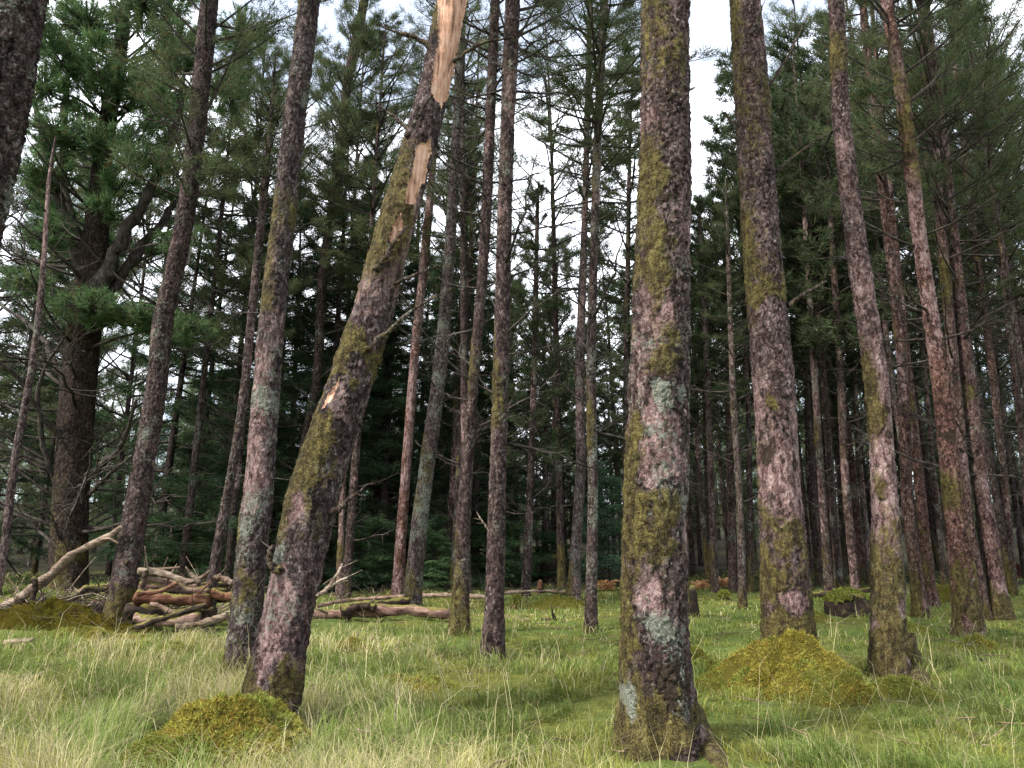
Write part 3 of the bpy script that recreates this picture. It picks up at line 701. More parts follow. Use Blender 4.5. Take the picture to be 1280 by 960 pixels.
# --- trunks further back, each placed where the photograph shows it
BACK = [
 ('thinmid', 'thin straight dark pine between the nearest middle trunk and the close pair', [(657, 747, 13), (664, 578, 9), (668, 450, 8), (672, 250, 5)], 'far', 3.2, .75, 11.5, (.6, .56, .52)),
 ('besidestout', 'slim dark trunk half hidden behind the stout mossy trunk on its left', [(781, 740, 9), (782, 600, 8), (783, 450, 8), (786, 250, 6)], 'far', 6.5, 1.3, 17, (.55, .5, .48)),
 ('b1', 'right one of two slim trunks just right of the stout mossy trunk', [(894, 740, 11), (889, 605, 9), (883, 450, 8), (876, 300, 7)], 'far', 5, .9, 11.5, (.8, .72, .68)),
 ('b2', 'left one of two slim curved trunks just right of the stout mossy trunk', [(887, 729, 8), (874, 594, 7), (868, 450, 6)], 'far', 5, .9, 11, (.6, .55, .5)),
 ('b3', 'straight brown trunk close left of the thin lichen-flecked trunk', [(917, 738, 13), (913, 600, 11), (911, 450, 10), (906, 280, 8)], 'far', 5.5, .9, 12, (.85, .72, .66)),
 ('b4', 'thin lichen-flecked trunk standing forward, left of the moss mound trunk', [(929, 761, 12), (924, 615, 9), (916, 484, 8), (910, 300, 6)], 'thin', 5.5, .7, 10, (.95, .95, .85)),
 ('b5', 'dark thin trunk touching the left side of the moss mound trunk', [(938, 740, 8), (936, 536, 7), (930, 400, 6)], 'far', 6.5, 1.3, 17, (.5, .46, .44)),
 ('b6', 'thinnest trunk just right of the moss mound trunk', [(1023, 730, 8), (1010, 588, 6), (1007, 450, 5)], 'far', 6.5, 1.3, 17, (.6, .55, .5)),
 ('b7', 'pale mossy trunk, forward one right of the moss mound trunk', [(1037, 741, 13), (1028, 622, 11), (1018, 467, 10), (1008, 300, 8)], 'far', 6.5, 1.3, 18, (.85, .78, .72)),
 ('b8', 'dark upright trunk between two paler trunks right of the moss mound', [(1047, 727, 9), (1040, 600, 8), (1034, 484, 7)], 'far', 6.5, 1.3, 18, (.5, .45, .42)),
 ('b9', 'brown trunk behind the mossy boulder, left of a redder one', [(1070, 741, 13), (1056, 588, 11), (1050, 450, 10), (1040, 300, 8)], 'far', 6.5, 1.3, 18, (.75, .64, .58)),
 ('b10', 'reddish leaning trunk right behind the mossy boulder', [(1078, 728, 13), (1063, 570, 11), (1048, 450, 10), (1030, 300, 8)], 'far', 7, 1.3, 18, (1.15, .8, .66)),
 ('b11', 'pale grey trunk half hidden left of the swept-root trunk', [(1088, 728, 9), (1074, 570, 8), (1066, 450, 7)], 'far', 6.5, 1.3, 18, (1.1, 1.1, 1.05)),
 ('b12', 'thin dark trunk between the dull brown and orange-barked trunks', [(1180, 735, 8), (1167, 588, 7), (1155, 450, 6)], 'far', 6.5, 1.3, 18, (.6, .52, .46)),
 ('b13', 'slim brown trunk between the reddish trunk and the right edge', [(1266, 744, 15), (1253, 588, 12), (1239, 450, 11), (1212, 250, 9), (1193, 70, 8)], 'thin', 7.5, 1.3, 18, (.9, .72, .64)),
 ('b14', 'slim trunk at the right edge, lower part outside the picture', [(1295, 745, 13), (1278, 560, 10), (1266, 450, 9), (1240, 210, 8)], 'thin', 7, 1.3, 17, (.85, .75, .7)),
 ('b15', 'outermost slim dark trunk crossing the right picture edge high up', [(1322, 740, 13), (1280, 430, 10), (1245, 235, 8)], 'thin', 7, 1.3, 17, (.8, .7, .66)),
 ('b16', 'dark brown slim trunk between the grey trunk and the dark slender trunk', [(556, 736, 12), (567, 596, 10), (574, 450, 9), (584, 250, 7)], 'spruce', 6, .7, 17, (.6, .5, .44)),
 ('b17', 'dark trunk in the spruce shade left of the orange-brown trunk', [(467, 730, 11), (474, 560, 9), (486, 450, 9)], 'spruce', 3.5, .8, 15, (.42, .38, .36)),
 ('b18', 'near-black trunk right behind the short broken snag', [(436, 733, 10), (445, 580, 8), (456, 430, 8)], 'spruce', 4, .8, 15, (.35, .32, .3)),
 ('b19', 'dark trunk hidden close behind the slim lichened trunk', [(282, 745, 11), (296, 600, 9), (312, 440, 8)], 'pine', 6, 1.0, 15, (.4, .36, .34)),
]
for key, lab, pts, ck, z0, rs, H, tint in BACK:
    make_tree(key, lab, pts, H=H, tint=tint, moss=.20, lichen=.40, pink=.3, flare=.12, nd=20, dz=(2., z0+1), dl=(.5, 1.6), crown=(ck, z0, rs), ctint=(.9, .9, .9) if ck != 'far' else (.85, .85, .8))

# --- dark spruces and pines behind, drawn to their own list: (pixel x, distance, height, crown kind, crown base, radius scale)
REFS = [('forked', 'huge forked tree'), ('bank', 'trunk before the log pile'), ('lichened', 'grey-lichened trunk'), ('orangethin', 'slim orange-brown trunk'), ('midstout', 'nearest middle trunk'),
        ('twingrey', 'close pair'), ('stout', 'stout mossy trunk'), ('mound', 'moss mound trunk'), ('swept', 'swept-root trunk'), ('orange', 'orange-barked trunk'), ('reddish', 'reddish trunk')]
DEEP = []
for px, d, H, kind, z0, rs in [
  (205, 24, 15.5, 'spruce', .8, 1.25), (245, 27, 17, 'spruce', 1., 1.3), (330, 22, 11.0, 'spruce', .6, 1.2), (365, 26, 14.5, 'spruce', .8, 1.3), (410, 23, 15.5, 'spruce', 1., 1.3), (450, 27, 14.5, 'spruce', .6, 1.3),
  (480, 24, 12.5, 'spruce', .5, 1.2), (540, 27, 11.5, 'spruce', .6, 1.25), (595, 25, 11.5, 'spruce', .8, 1.1), (20, 27, 15, 'spruce', .8, 1.4), (60, 30, 18, 'pine', 5, 1.7), (150, 29, 19, 'pine', 4, 1.8), (-50, 24, 15, 'pine', 3, 1.8),
  (110, 34, 20, 'pine', 2, 1.9), (15, 36, 21, 'pine', 2, 2.), (240, 21, 17, 'pine', 6.5, 1.7), (440, 20, 17, 'pine', 8.5, 1.5), (570, 22, 18, 'thin', 8, 1.4),
  (700, 23, 20, 'thin', 9, 1.5), (585, 19, 19, 'thin', 9, 1.4), (1245, 20, 21, 'thin', 7.5, 1.6), (1300, 19, 20, 'thin', 7.5, 1.6), (1345, 22, 21, 'pine', 7, 1.6), (1035, 22, 20, 'thin', 8, 1.4), (1290, 26, 23, 'pine', 8, 1.6),
  (860, 30, 14, 'far', 4, 1.1), (880, 26, 12, 'far', 5, .9), (925, 28, 15, 'far', 5, 1.0), (962, 26, 17, 'far', 6, 1.0), (1012, 24, 17, 'far', 7, 1.0), (1030, 31, 18, 'far', 6, 1.0), (1052, 29, 18, 'thin', 7, 1.1), (1098, 27, 18, 'thin', 7, 1.1),
  (1128, 30, 19, 'thin', 8, 1.1), (1158, 33, 19, 'thin', 7, 1.2), (1190, 31, 19, 'thin', 7, 1.2), (1215, 27, 19, 'thin', 8, 1.1), (1248, 33, 19, 'thin', 7, 1.2), (1275, 30, 19, 'thin', 7, 1.2), (632, 27, 11, 'far', 3, .9), (680, 26, 10, 'far', 3, .9), (705, 33, 12, 'far', 3, 1.1), (750, 30, 10, 'far', 3, 1.), (792, 29, 12, 'far', 4, 1.),
  (345, 27, 22, 'pine', 9, 1.5), (425, 30, 24, 'pine', 9, 1.6), (478, 32, 21, 'pine', 8, 1.5), (512, 29, 22, 'thin', 9, 1.5), (545, 35, 24, 'pine', 9, 1.6), (598, 30, 22, 'thin', 9, 1.5), (647, 36, 23, 'thin', 10, 1.5), (285, 25, 20, 'pine', 10, 1.5), (185, 31, 22, 'pine', 8, 1.6), (75, 40, 24, 'pine', 5, 1.9),
  (640, 33, 13, 'far', 1.5, 1.3), (690, 30, 14, 'far', 2, 1.2), (700, 40, 14, 'far', 1, 1.5), (765, 42, 12, 'far', 1, 1.3), (775, 34, 17, 'far', 7, 1.1), (800, 36, 16, 'far', 3, 1.3), (615, 38, 14, 'far', 1, 1.5), (735, 36, 11, 'far', .8, 1.5),
  (870, 38, 15, 'far', 1.5, 1.4), (905, 34, 15, 'far', 2, 1.4), (950, 30, 18, 'far', 3, 1.3), (1003, 32, 19, 'far', 3, 1.3), (1020, 27, 20, 'far', 4.5, 1.3), (1045, 36, 20, 'far', 1.5, 1.35), (1060, 26, 20, 'far', 5, 1.3), (1085, 30, 22, 'far', 3.5, 1.6),
  (1140, 34, 21, 'far', 1.5, 1.35), (1165, 28, 22, 'far', 4, 1.35), (1182, 38, 20, 'far', 1.5, 1.35), (1195, 26, 21, 'far', 5, 1.3), (1232, 30, 22, 'far', 3, 1.35), (1262, 27, 21, 'far', 4.5, 1.3), (1290, 34, 20, 'far', 1.5, 1.35), (1330, 28, 21, 'far', 3, 1.35),
  (300, 31, 16, 'spruce', 1, 1.4), (390, 33, 18, 'spruce', 1, 1.4), (520, 34, 15, 'spruce', .8, 1.4), (570, 32, 14, 'far', 1, 1.4)]:
    DEEP.append((px, d, H, kind, z0, rs))
ORD = ['first', 'second', 'third', 'fourth', 'fifth', 'sixth', 'seventh', 'eighth', 'ninth', 'tenth', 'eleventh', 'twelfth', 'thirteenth', 'fourteenth', 'fifteenth', 'sixteenth', 'seventeenth', 'eighteenth', 'nineteenth', 'twentieth']
def gap_of(px, base_row=735):
    rx = [TREES[k]['bpx'] for k, _ in REFS]; gi = sum(1 for q in rx if q < px); return gi
gaps = {}
for dd in sorted(DEEP): gaps.setdefault((gap_of(dd[0]), dd[3] == 'spruce'), []).append(dd)
for (gi, spr), lst in gaps.items():
    for n_, (px, d, H, kind, z0, rs) in enumerate(lst):
        a = REFS[gi-1][1] if gi > 0 else None; b_ = REFS[gi][1] if gi < len(REFS) else None
        what = 'dark bushy far spruce' if spr else ('leafy far pine' if kind == 'pine' else 'slender far pine')
        where = f'between {a} and {b_}' if a and b_ else (f'left of {b_}' if b_ else f'right of {a}')
        lab = f'{what}, {ORD[n_]} from left {where}' if len(lst) > 1 else f'{what} seen {where}'
        gz = ground((px-640)/FPX*d/math.cos(PITCH), d)[0]
        x3 = (px-640)/FPX*d*1.0
        q = np.array([x3, d, gz]); bx, by = proj(q[None]); w = .3 if spr else .26
        lean = random.uniform(-.02, .02)
        top = q + np.array([lean*H, 0, H*.6]); tx, ty = proj(top[None]); wp = w/d*FPX
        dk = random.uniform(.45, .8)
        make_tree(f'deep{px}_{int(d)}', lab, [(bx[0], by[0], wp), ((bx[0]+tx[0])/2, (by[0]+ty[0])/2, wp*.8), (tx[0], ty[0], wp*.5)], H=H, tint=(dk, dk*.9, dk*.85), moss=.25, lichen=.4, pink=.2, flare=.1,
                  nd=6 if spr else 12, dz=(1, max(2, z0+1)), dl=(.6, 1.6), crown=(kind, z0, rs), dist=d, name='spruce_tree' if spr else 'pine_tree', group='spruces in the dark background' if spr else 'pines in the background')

# --- deep wood beyond, one mass
mb = MB()
src = []
for me in CROWN['far']:
    v = np.empty(len(me.vertices)*3, np.float32); me.vertices.foreach_get('co', v); v = v.reshape(-1, 3)
    fm = np.empty(len(me.polygons), np.int32); me.polygons.foreach_get('material_index', fm)
    tri = [p.vertices[:] for p, q in zip(me.polygons, fm) if q == 1]
    tri = np.array(tri); src.append(v[tri].reshape(-1, 3))
r = np.random.default_rng(77)
for q in range(280):
    d = r.uniform(36, 62) if q % 2 else r.uniform(50, 120); px = r.uniform(-250, 1530); x = (px-640)/FPX*d
    cen = math.exp(-((px-720)/95)**2)
    H = r.uniform(10, 14) - 4.0*cen - (3 if d < 46 else 0) + (3 if px > 960 else 0)
    gz = ground(x, d)[0]
    s = src[q % 3]; a = r.random()*6.28; z0 = r.uniform(.2, 1.5)
    keep = np.repeat(r.random(len(s)//3) < .42, 3); s = s[keep]
    V = np.stack([s[:, 0]*math.cos(a)-s[:, 1]*math.sin(a), s[:, 0]*math.sin(a)+s[:, 1]*math.cos(a), s[:, 2]], 1)
    V = V*np.array([1.3, 1.3, (H-z0)/10]) + np.array([x, d, gz+z0])
    mb.add(V, None, np.arange(len(V)).reshape(-1, 3), 1)
    zz = np.linspace(-.3, H*.9, 5); tube(mb, np.stack([x+0*zz, d+0*zz, gz+zz], 1), np.linspace(.16, .04, 5), 6, 0)
fw = link('far_wood', mb.mesh('far_wood', [M['branch'], M['far']], False), color=(1.55, 1.5, 1.4, 1))
tag(fw, 'dim green mass of the deep wood closing off the view between the trunks', 'wood', kind='stuff')

# ------------------------------------------------------------------ young spruces
def young(px, py, h, rs, label, tint=(1, 1, 1)):
    b = hit(px, py); t = thing('young_spruce', (b[0], b[1], b[2]-.03), label, 'young tree', 'young spruces under the trees')
    mb = MB(); zz = np.linspace(-.2, h*.95, 8); tube(mb, np.stack([0*zz, 0*zz, zz], 1), np.linspace(.03, .006, 8), 6)
    link('trunk', mb.mesh('trunk', [M['branch']]), t)
    o = link('crown', CROWN['young'][int(px) % 2], t, (0, 0, .08), (*tint, 1)); o.scale = (rs, rs, h/3)
YT = (2.4, 2.4, 2.2)
young(762, 727, 3.6, 1.5, 'bluish young spruce behind the orange bracken clump', (2.6, 2.7, 3.2))
young(447, 738, 1.7, 1.3, 'bushy young spruce behind the mossy log', YT)
young(478, 735, 1.3, 1.2, 'low young spruce left of the slim orange-brown trunk', YT)
young(541, 737, 1.6, 1.2, 'young spruce between the grey trunk and the dark slender trunk', YT)
young(690, 728, 1.4, 1.4, 'low dark spruce left of the close pair of trunks', (1.5, 1.6, 1.5))
young(615, 731, 2.4, 1.3, 'young spruce behind the nearest middle trunk', (1.6, 1.7, 1.5))
young(232, 730, 1.6, 1.6, 'young spruce in the shade behind the log pile', (1.5, 1.5, 1.2))

# ------------------------------------------------------------------ moss mounds
MOUNDS = []
M['mossbase'] = leaf_material('moss_thatch', (.03, .026, .007), (.075, .066, .014), (.14, .12, .03), trans=.05)
def moss_mound(px, py, rx, ry, h, label, leaf='mossleaf', n=16000, seed=0, dist=None, power=1.2, tint=None):
    b = hit(px, py) if dist is None else at(px, py, dist); b[2] = ground(b[0], b[1])[0]
    r = np.random.default_rng(seed); K_ = 60; J = 34
    th = np.arange(K_)*2*PI/K_; lob = 1+.20*np.sin(2*th+seed)+.14*np.sin(3*th+seed*2.1)+.10*np.sin(5*th)+.06*np.sin(9*th+seed)
    tl = np.append(th, 2*PI); ll = np.append(lob, lob[0]); MOUNDS.append((b[0], b[1], rx, ry, tl, ll))
    def surf(u, t):
        l = np.interp(t % (2*PI), tl, ll)
        x = u*l*rx*np.cos(t); y = u*l*ry*np.sin(t)
        gul = 1+.22*np.sin(2*t+seed*1.3)*u*(1-u)*4*.5+.18*np.sin(3*t+1.7*seed)*u*(1-u)*2
        z = ground(x+b[0], y+b[1]) - b[2] + h*np.clip(1-u**power, 0, 1)**1.15*gul
        p = np.stack([x, y, z], 1); nn = fbm(p*5+seed, seed, 4)-.5; n2 = fbm(p*16+seed, seed+5, 3)-.5
        p[:, 2] += (nn*.34*min(1, h/.3) + n2*.13)*(1-u**3) - .05*u**6
        return p
    U, T = np.meshgrid(np.linspace(0.001, 1, J), th, indexing='ij')
    V = surf(U.ravel(), T.ravel()); i = np.arange(J-1)[:, None]*K_; j = np.arange(K_)[None]
    Q = np.stack([i+j, i+K_+j, i+K_+(j+1) % K_, i+(j+1) % K_], -1).reshape(-1, 4)
    mb = MB(); mb.add(V, Q, None, 1)
    u = np.sqrt(r.random(n))*1.06; t = r.random(n)*2*PI; P = surf(np.minimum(u, 1.06), t)
    cl = fbm(P*13+seed, seed+9, 3); P = P[cl > .36]; t = t[cl > .36]; n = len(P)
    dn = np.stack([np.cos(t), np.sin(t), 0*t], 1)
    D = unit(r.normal(size=(n, 3))*.8+dn*.5+np.array([0, 0, .55])); l = r.uniform(.015, .045, n)[:, None]
    sd = unit(np.cross(D, r.normal(size=D.shape)))*.0040
    Vn = np.stack([P-sd, P+sd, P+D*l], 1).reshape(-1, 3); F3 = np.arange(3*n).reshape(-1, 3); gm_ = fbm(P*np.array([3.2, 3.2, 3.2])+seed*3, seed+13, 4) + .10*np.hypot(P[:, 0]/rx, P[:, 1]/ry) > .57
    mb.add(Vn, None, F3[~gm_], 0); k0 = mb.n; mb.add(Vn[:0].reshape(0, 3), None, None); mb.T.append(F3[gm_]+k0-3*n); mb.tm.append(np.full(int(gm_.sum()), 2))
    o = link('moss_mound', mb.mesh('moss_mound', [M[leaf], M['mossbase'], M['mossgreen']], True), None, b, tint)
    return tag(o, label, 'moss mound', 'mounds of moss on the forest floor')
mt = TREES['mound']
moss_mound(995, 864, .74, .72, .52, 'big yellow moss mound heaped around the foot of a thick pinkish trunk', n=62000, seed=3, dist=mt['Y']-.33, power=1.35)
moss_mound(283, 990, .76, .62, .33, 'yellow moss mound at the foot of the peeled leaning tree', n=62000, seed=5, dist=TREES['peeled']['Y']-.72, power=1.8)
moss_mound(1128, 866, .42, .3, .13, 'low bright green moss mound beside the sweeping root', 'mossgreen', 13000, 8)
moss_mound(1222, 812, .32, .25, .16, 'small rusty moss mound at the foot of the orange-barked trunk', 'mossleaf', 8000, 9)
moss_mound(868, 838, .42, .3, .26, 'green moss hump right of the stout mossy trunk', 'mossgreen', 13000, 10)
moss_mound(700, 758, .9, .6, .22, 'olive moss hump in front of the close pair of trunks', 'mossgreen', 13000, 12)
moss_mound(110, 800, .8, .5, .16, 'ochre moss cushion in grass left of the log pile trunk', 'mossleaf', 13000, 13)
moss_mound(195, 815, .6, .4, .12, 'flat ochre moss cushion below the log pile', 'mossgreen', 8000, 14)
moss_mound(1180, 752, .6, .5, .38, 'mossy hump behind the dull brown trunk', 'mossgreen', 8000, 15)
moss_mound(1010, 775, .5, .4, .14, 'low green moss cushion right behind the big yellow moss mound', 'mossgreen', 6000, 16)
moss_mound(905, 868, .55, .4, .14, 'green moss cushion left of the big yellow moss mound', 'mossgreen', 8000, 17)
moss_mound(1140, 790, .4, .3, .12, 'small moss cushion between swept-root and orange-barked trunks', 'mossgreen', 6000, 18)

moss_mound(62, 778, 1.5, .5, .34, 'long olive moss bank under the bleached fallen branch', 'mossleaf', 26000, 19, tint=(.62, .56, .46, 1))
moss_mound(440, 810, .4, .3, .10, 'rusty moss cushion in the tall pale grass right of the leaning tree', 'mossleaf', 6000, 20)
moss_mound(515, 860, .45, .35, .12, 'yellowish moss cushion in open grass before the nearest middle trunk', 'mossleaf', 9000, 21)
# mossy boulder-like stump
def stump(px, py, wpx, hpx, label, mat='darklog', cap='mossgreen', seed=0, name='mossy_stump', cat='stump'):
    b = hit(px, py); Yd = b[1]; R = wpx/2/FPX*Yd; h = hpx/FPX*Yd; t = thing(name, b, label, cat, 'stumps and root lumps')
    mb = MB(); zz = np.array([-.15, 0, .3, .6, .85, 1.])*h; zz[0] = -.15
    tube(mb, np.stack([.1*R*np.sin(zz*3+seed), 0*zz, zz], 1), R*np.array([1.1, 1.0, .95, .86, .66, .3]), 22, rough=.7, seed=seed)
    link('stump_wood', mb.mesh('stump_wood', [M[mat]]), t, color=(.45, .4, .36, 1))
    if cap:
        r = np.random.default_rng(seed); n = 3500; mb = MB(); u = np.sqrt(r.random(n)); th = r.random(n)*6.28
        P = np.stack([u*R*.98*np.cos(th), u*R*.98*np.sin(th), h*(1.02-.42*u**2.2)+.02*r.normal(size=n)], 1)
        D = unit(r.normal(size=(n, 3))+np.array([0, 0, .8])); sd = unit(np.cross(D, r.normal(size=D.shape)))*.012
        V = np.stack([P-sd, P+sd, P+D*.07], 1).reshape(-1, 3); mb.add(V, None, np.arange(3*n).reshape(-1, 3), 0)
        link('moss_cap', mb.mesh('moss_cap', [M[cap]], False), t)
stump(1060, 766, 52, 25, 'dark rounded root lump capped with green moss behind the moss mound', seed=3)
stump(868, 770, 14, 36, 'narrow dark stump close right of the stout mossy trunk', cap=None, seed=4)
stump(646, 762, 12, 13, 'small stump right of the nearest middle trunk', mat='rotten', seed=5)
stump(1277, 722, 18, 18, 'reddish stump at the right edge', mat='rotten', cap=None, seed=6)
stump(905, 750, 12, 8, 'small low stump in front of the orange bracken', seed=8)
stump(695, 728, 40, 34, 'dark upturned root plate left of the close pair', cap=None, seed=9, name='root_plate', cat='root plate')
stump(676, 742, 9, 16, 'small brown broken stump beside the dark root plate', mat='rotten', cap=None, seed=10)
stump(672, 722, 7, 62, 'thin bleached dead stub behind the thin straight pine', mat='bleached', cap=None, seed=12)

# ------------------------------------------------------------------ fallen wood
G_PILE = 'logs of the left pile'
def log(pix, w0, w1, label, mat, name='fallen_log', cat='log', group=None, dist=None, dist1=None, lift=0., stubs=0, rough=.6, sag=False):
    n = len(pix); Y0 = dist if dist is not None else hit(*pix[0])[1]; Y1 = dist1 if dist1 is not None else Y0
    P = np.array([at(x, y, Y0+(Y1-Y0)*a/(n-1)) for a, (x, y) in enumerate(pix)])
    base = P[0].copy(); rr = np.linspace(w0, w1, 26)/2/FPX*np.linspace(Y0, Y1, 26)
    L = smooth_path(P-base, 26); r = np.random.default_rng(int(abs(pix[0][0])*13+pix[0][1]))
    L = L + (fbm(L*1.5+base, 5, 2)-.5)[:, None]*np.array([0, 0, .10])*min(1, rr[0]/.08)
    o_ = MB(); tube(o_, L, rr*(1+.08*r.normal(size=26)), 14, rough=rough, seed=int(pix[0][0])+5)
    # align the mesh grain with x
    root = link(name, None, None, base); tag(root, label, cat, group)
    tn = r.uniform(.62, 1.0); tn2 = r.uniform(.82, 1.0)
    if group == G_PILE: tn *= .85
    link('log_body', o_.mesh('log_body', [M[mat]]), root, color=(tn, tn*tn2, tn*tn2*.95, 1))
    for q in range(stubs):
        k = int(r.integers(3, 23)); d = unit(np.array([r.uniform(-.6, .6), -r.uniform(.1, .8), r.uniform(.2, 1.)])); l = r.uniform(.15, .5)
        m2 = MB(); s = np.linspace(0, 1, 5)[:, None]; tube(m2, L[k]+s*l*d+s**2*np.array([.08, 0, .05])*l, np.linspace(rr[k]*.35, rr[k]*.1, 5), 6, rough=.4, seed=q)
        link('branch_stub', m2.mesh('branch_stub', [M[mat]]), root)
    return root
G = G_PILE
D1 = 13.1
log([(174, 713), (205, 717), (241, 727)], 9, 7, 'pinkish split log lying on top of the left pile', 'bleached', group=G, dist=D1, dist1=D1-.2, stubs=1)
log([(182, 724), (215, 729), (246, 733)], 7, 6, 'thin pale log second from top of the left pile', 'bleached', group=G, dist=D1+.1)
log([(170, 748), (215, 747), (262, 751)], 17, 15, 'thick reddish rotten log in the middle of the left pile', 'rotten', group=G, dist=D1-.1, stubs=1)
log([(172, 742), (200, 738), (222, 727)], 7, 5, 'reddish slat of wood slanting over the thick rotten log', 'rotten', group=G, dist=D1-.5)
log([(188, 755), (205, 760), (222, 768)], 6, 5, 'short pale stick slanting below the thick rotten log', 'bleached', group=G, dist=D1-.7)
log([(170, 785), (215, 768), (258, 757)], 8, 5, 'dark crooked branch slanting up across the front of the pile', 'darklog', group=G, dist=D1-.9, stubs=2)
log([(222, 782), (250, 779), (284, 772)], 9, 10, 'pale round log at the right foot of the pile', 'bleached', group=G, dist=12.5, dist1=12.4)
log([(232, 728), (248, 722), (262, 713)], 8, 3, 'forked pale branch end poking up at the top right of the pile', 'bleached', group=G, dist=D1-.3)
log([(232, 708), (240, 718), (250, 728)], 2, 7, 'pointed pale splinter leaning over the top right of the pile', 'bleached', group=G, dist=D1-.4)
log([(190, 712), (206, 711), (225, 709)], 4, 3, 'thin dark stick lying on the topmost pile log', 'bleached', group=G, dist=D1+.2)
log([(200, 736), (240, 731), (290, 732)], 8, 6, 'dark log showing behind the topmost logs of the pile', 'darklog', group=G, dist=D1+.5)
log([(160, 762), (210, 765), (270, 765)], 14, 12, 'dark log shape put in as shade low in the left pile', 'darklog', group=G, dist=D1+.2)  # dark filler in log form, its colour stands in for shade between the logs
log([(180, 722), (183, 714), (178, 735)], 5, 4, 'short upright broken stub standing in the log pile', 'darklog', group=G, dist=D1-.5)
log([(165, 752), (220, 742), (285, 745)], 20, 18, 'thick dark log shape added as shade behind the left pile', 'darklog', group=G, dist=D1+.5)  # dark mass added to stand in for the shaded void behind the logs
log([(168, 772), (200, 776), (250, 772)], 13, 11, 'brown log at the very bottom of the left pile, half sunk in moss', 'logbark', group=G, dist=D1-.3)
log([(176, 733), (210, 735), (262, 740)], 11, 9, 'grey-brown log under the second pale log of the pile', 'logbark', group=G, dist=D1+.1, stubs=1)
log([(268, 720), (276, 722), (290, 730)], 9, 7, 'short pale log end poking out right of the slim lichened trunk', 'bleached', group=G, dist=D1)
log([(265, 742), (278, 744), (292, 746)], 13, 12, 'reddish log end right of the slim lichened trunk', 'rotten', group=G, dist=D1)
G2 = 'fallen wood on the left bank'
log([(0, 764), (20, 752), (46, 734), (70, 712), (92, 690), (128, 674), (152, 658)], 17, 6, 'long bleached fallen branch rising right over the mossy bank', 'bleached', name='fallen_branch', cat='branch', group=G2, dist=13.6, dist1=13.2, stubs=1, rough=.5)
log([(126, 674), (138, 673), (148, 679)], 4, 2, 'short bleached side twig below the long fallen branch tip', 'bleached', name='fallen_branch', cat='branch', group=G2, dist=13.2)
log([(-20, 748), (5, 742), (30, 737)], 11, 8, 'grey log behind the foot of the bleached branch', 'bleached', group=G2, dist=14.4)
log([(40, 752), (44, 735), (42, 722)], 9, 5, 'brown upright broken stub beside the bleached branch', 'darklog', group=G2, dist=13.2)
log([(75, 748), (105, 738), (140, 733)], 12, 10, 'brown decayed log along the top of the mossy bank', 'logbark', group=G2, dist=14.6)
log([(82, 760), (98, 745), (112, 736), (135, 738)], 6, 5, 'dark crooked branch lying on the mossy bank', 'darklog', name='fallen_branch', cat='branch', group=G2, dist=13.6, stubs=1)
log([(-6, 806), (15, 802), (42, 799)], 6, 4, 'pale stick lying in grass below the bank', 'bleached', name='fallen_branch', cat='branch', group=G2)
G3 = 'fallen logs in the middle distance'
log([(393, 768), (440, 765), (500, 764), (562, 766)], 14, 12, 'pinkish fallen log lying along the grass edge behind the leaning tree', 'logbark', group=G3, dist=14.3, dist1=14.3, stubs=2)
log([(397, 757), (440, 750), (505, 746)], 4.5, 5, 'thin pale branch lying above the pinkish fallen log', 'bleached', group=G3, dist=15.4, dist1=15.6, stubs=1)
log([(455, 757), (480, 754), (512, 751)], 9, 8, 'dark short log between the pale branch and pinkish log', 'darklog', group=G3, dist=15.0)
log([(528, 744), (565, 744), (612, 748)], 6, 5, 'thin grey log behind the pale grey trunk', 'bleached', group=G3, dist=18.5, dist1=18.)
log([(630, 772), (690, 778), (735, 782), (772, 785)], 6, 3.5, 'thin pale pole log lying in grass at the foot of the close pair', 'bleached', name='fallen_pole', cat='log', group=G3, dist=14.6, dist1=13.8)
log([(676, 775), (694, 778), (712, 782)], 12, 8, 'dark mossy root clump on the thin white pole log', 'darklog', name='root_clump', cat='root clump', group=G3, dist=14.2, stubs=3, rough=.9)
log([(428, 764), (450, 757), (470, 763)], 14, 10, 'shaggy dark moss lump sitting on the pinkish fallen log', 'darklog', name='moss_lump', cat='moss lump', group=G3, dist=14.1, rough=.9)
log([(1000, 744), (1040, 742), (1095, 738)], 7, 5, 'dark log on the floor behind the mossy root lump', 'darklog', group=G3, dist=19)
log([(625, 742), (670, 738), (715, 741)], 4, 3, 'thin pale log in front of the dark root plate', 'bleached', group=G3, dist=19)
def twigs(name, label, pix, n, mat, l=(.2, .7), seed=0, thick=.008, up=.4, dist=None, group=None, cat='brushwood'):
    r = np.random.default_rng(seed); mb = MB(); b = hit(*pix[0]) if dist is None else at(*pix[0], dist)
    for q in range(n):
        a = pix[int(r.integers(len(pix)))]; p = hit(a[0]+r.normal(0, 9), a[1]+r.normal(0, 4)); p[2] += abs(r.normal(0, .08))
        d = unit(np.array([r.normal(), r.normal()*.6, abs(r.normal())*up])); s = np.linspace(0, 1, 5)[:, None]; L = r.uniform(*l)
        tube(mb, p-b+s*L*d+s**2*r.normal(size=3)*.12*L, np.linspace(thick, thick*.35, 5), 5, cap=False)
    return tag(link(name, mb.mesh(name, [M[mat]]), None, b), label, cat, group, 'stuff')
twigs('brushwood', 'tangle of dry brown twigs on the mossy bank below the logs', [(60, 775), (90, 775), (120, 770), (70, 760), (105, 755), (140, 785), (30, 775)], 260, 'branch', seed=1)
twigs('brushwood', 'dry twigs and small sticks tumbled over the log pile', [(180, 730), (210, 740), (240, 745), (200, 760), (260, 750)], 130, 'logbark', l=(.3, 1.2), seed=12, thick=.015, up=.55, dist=12.7)
twigs('brushwood', 'grey broken branches strewn from the bank edge towards the leaning tree', [(20, 770), (60, 765), (110, 765), (150, 770), (270, 770)], 80, 'bleached', l=(.3, 1.2), seed=14, thick=.013, up=.4)
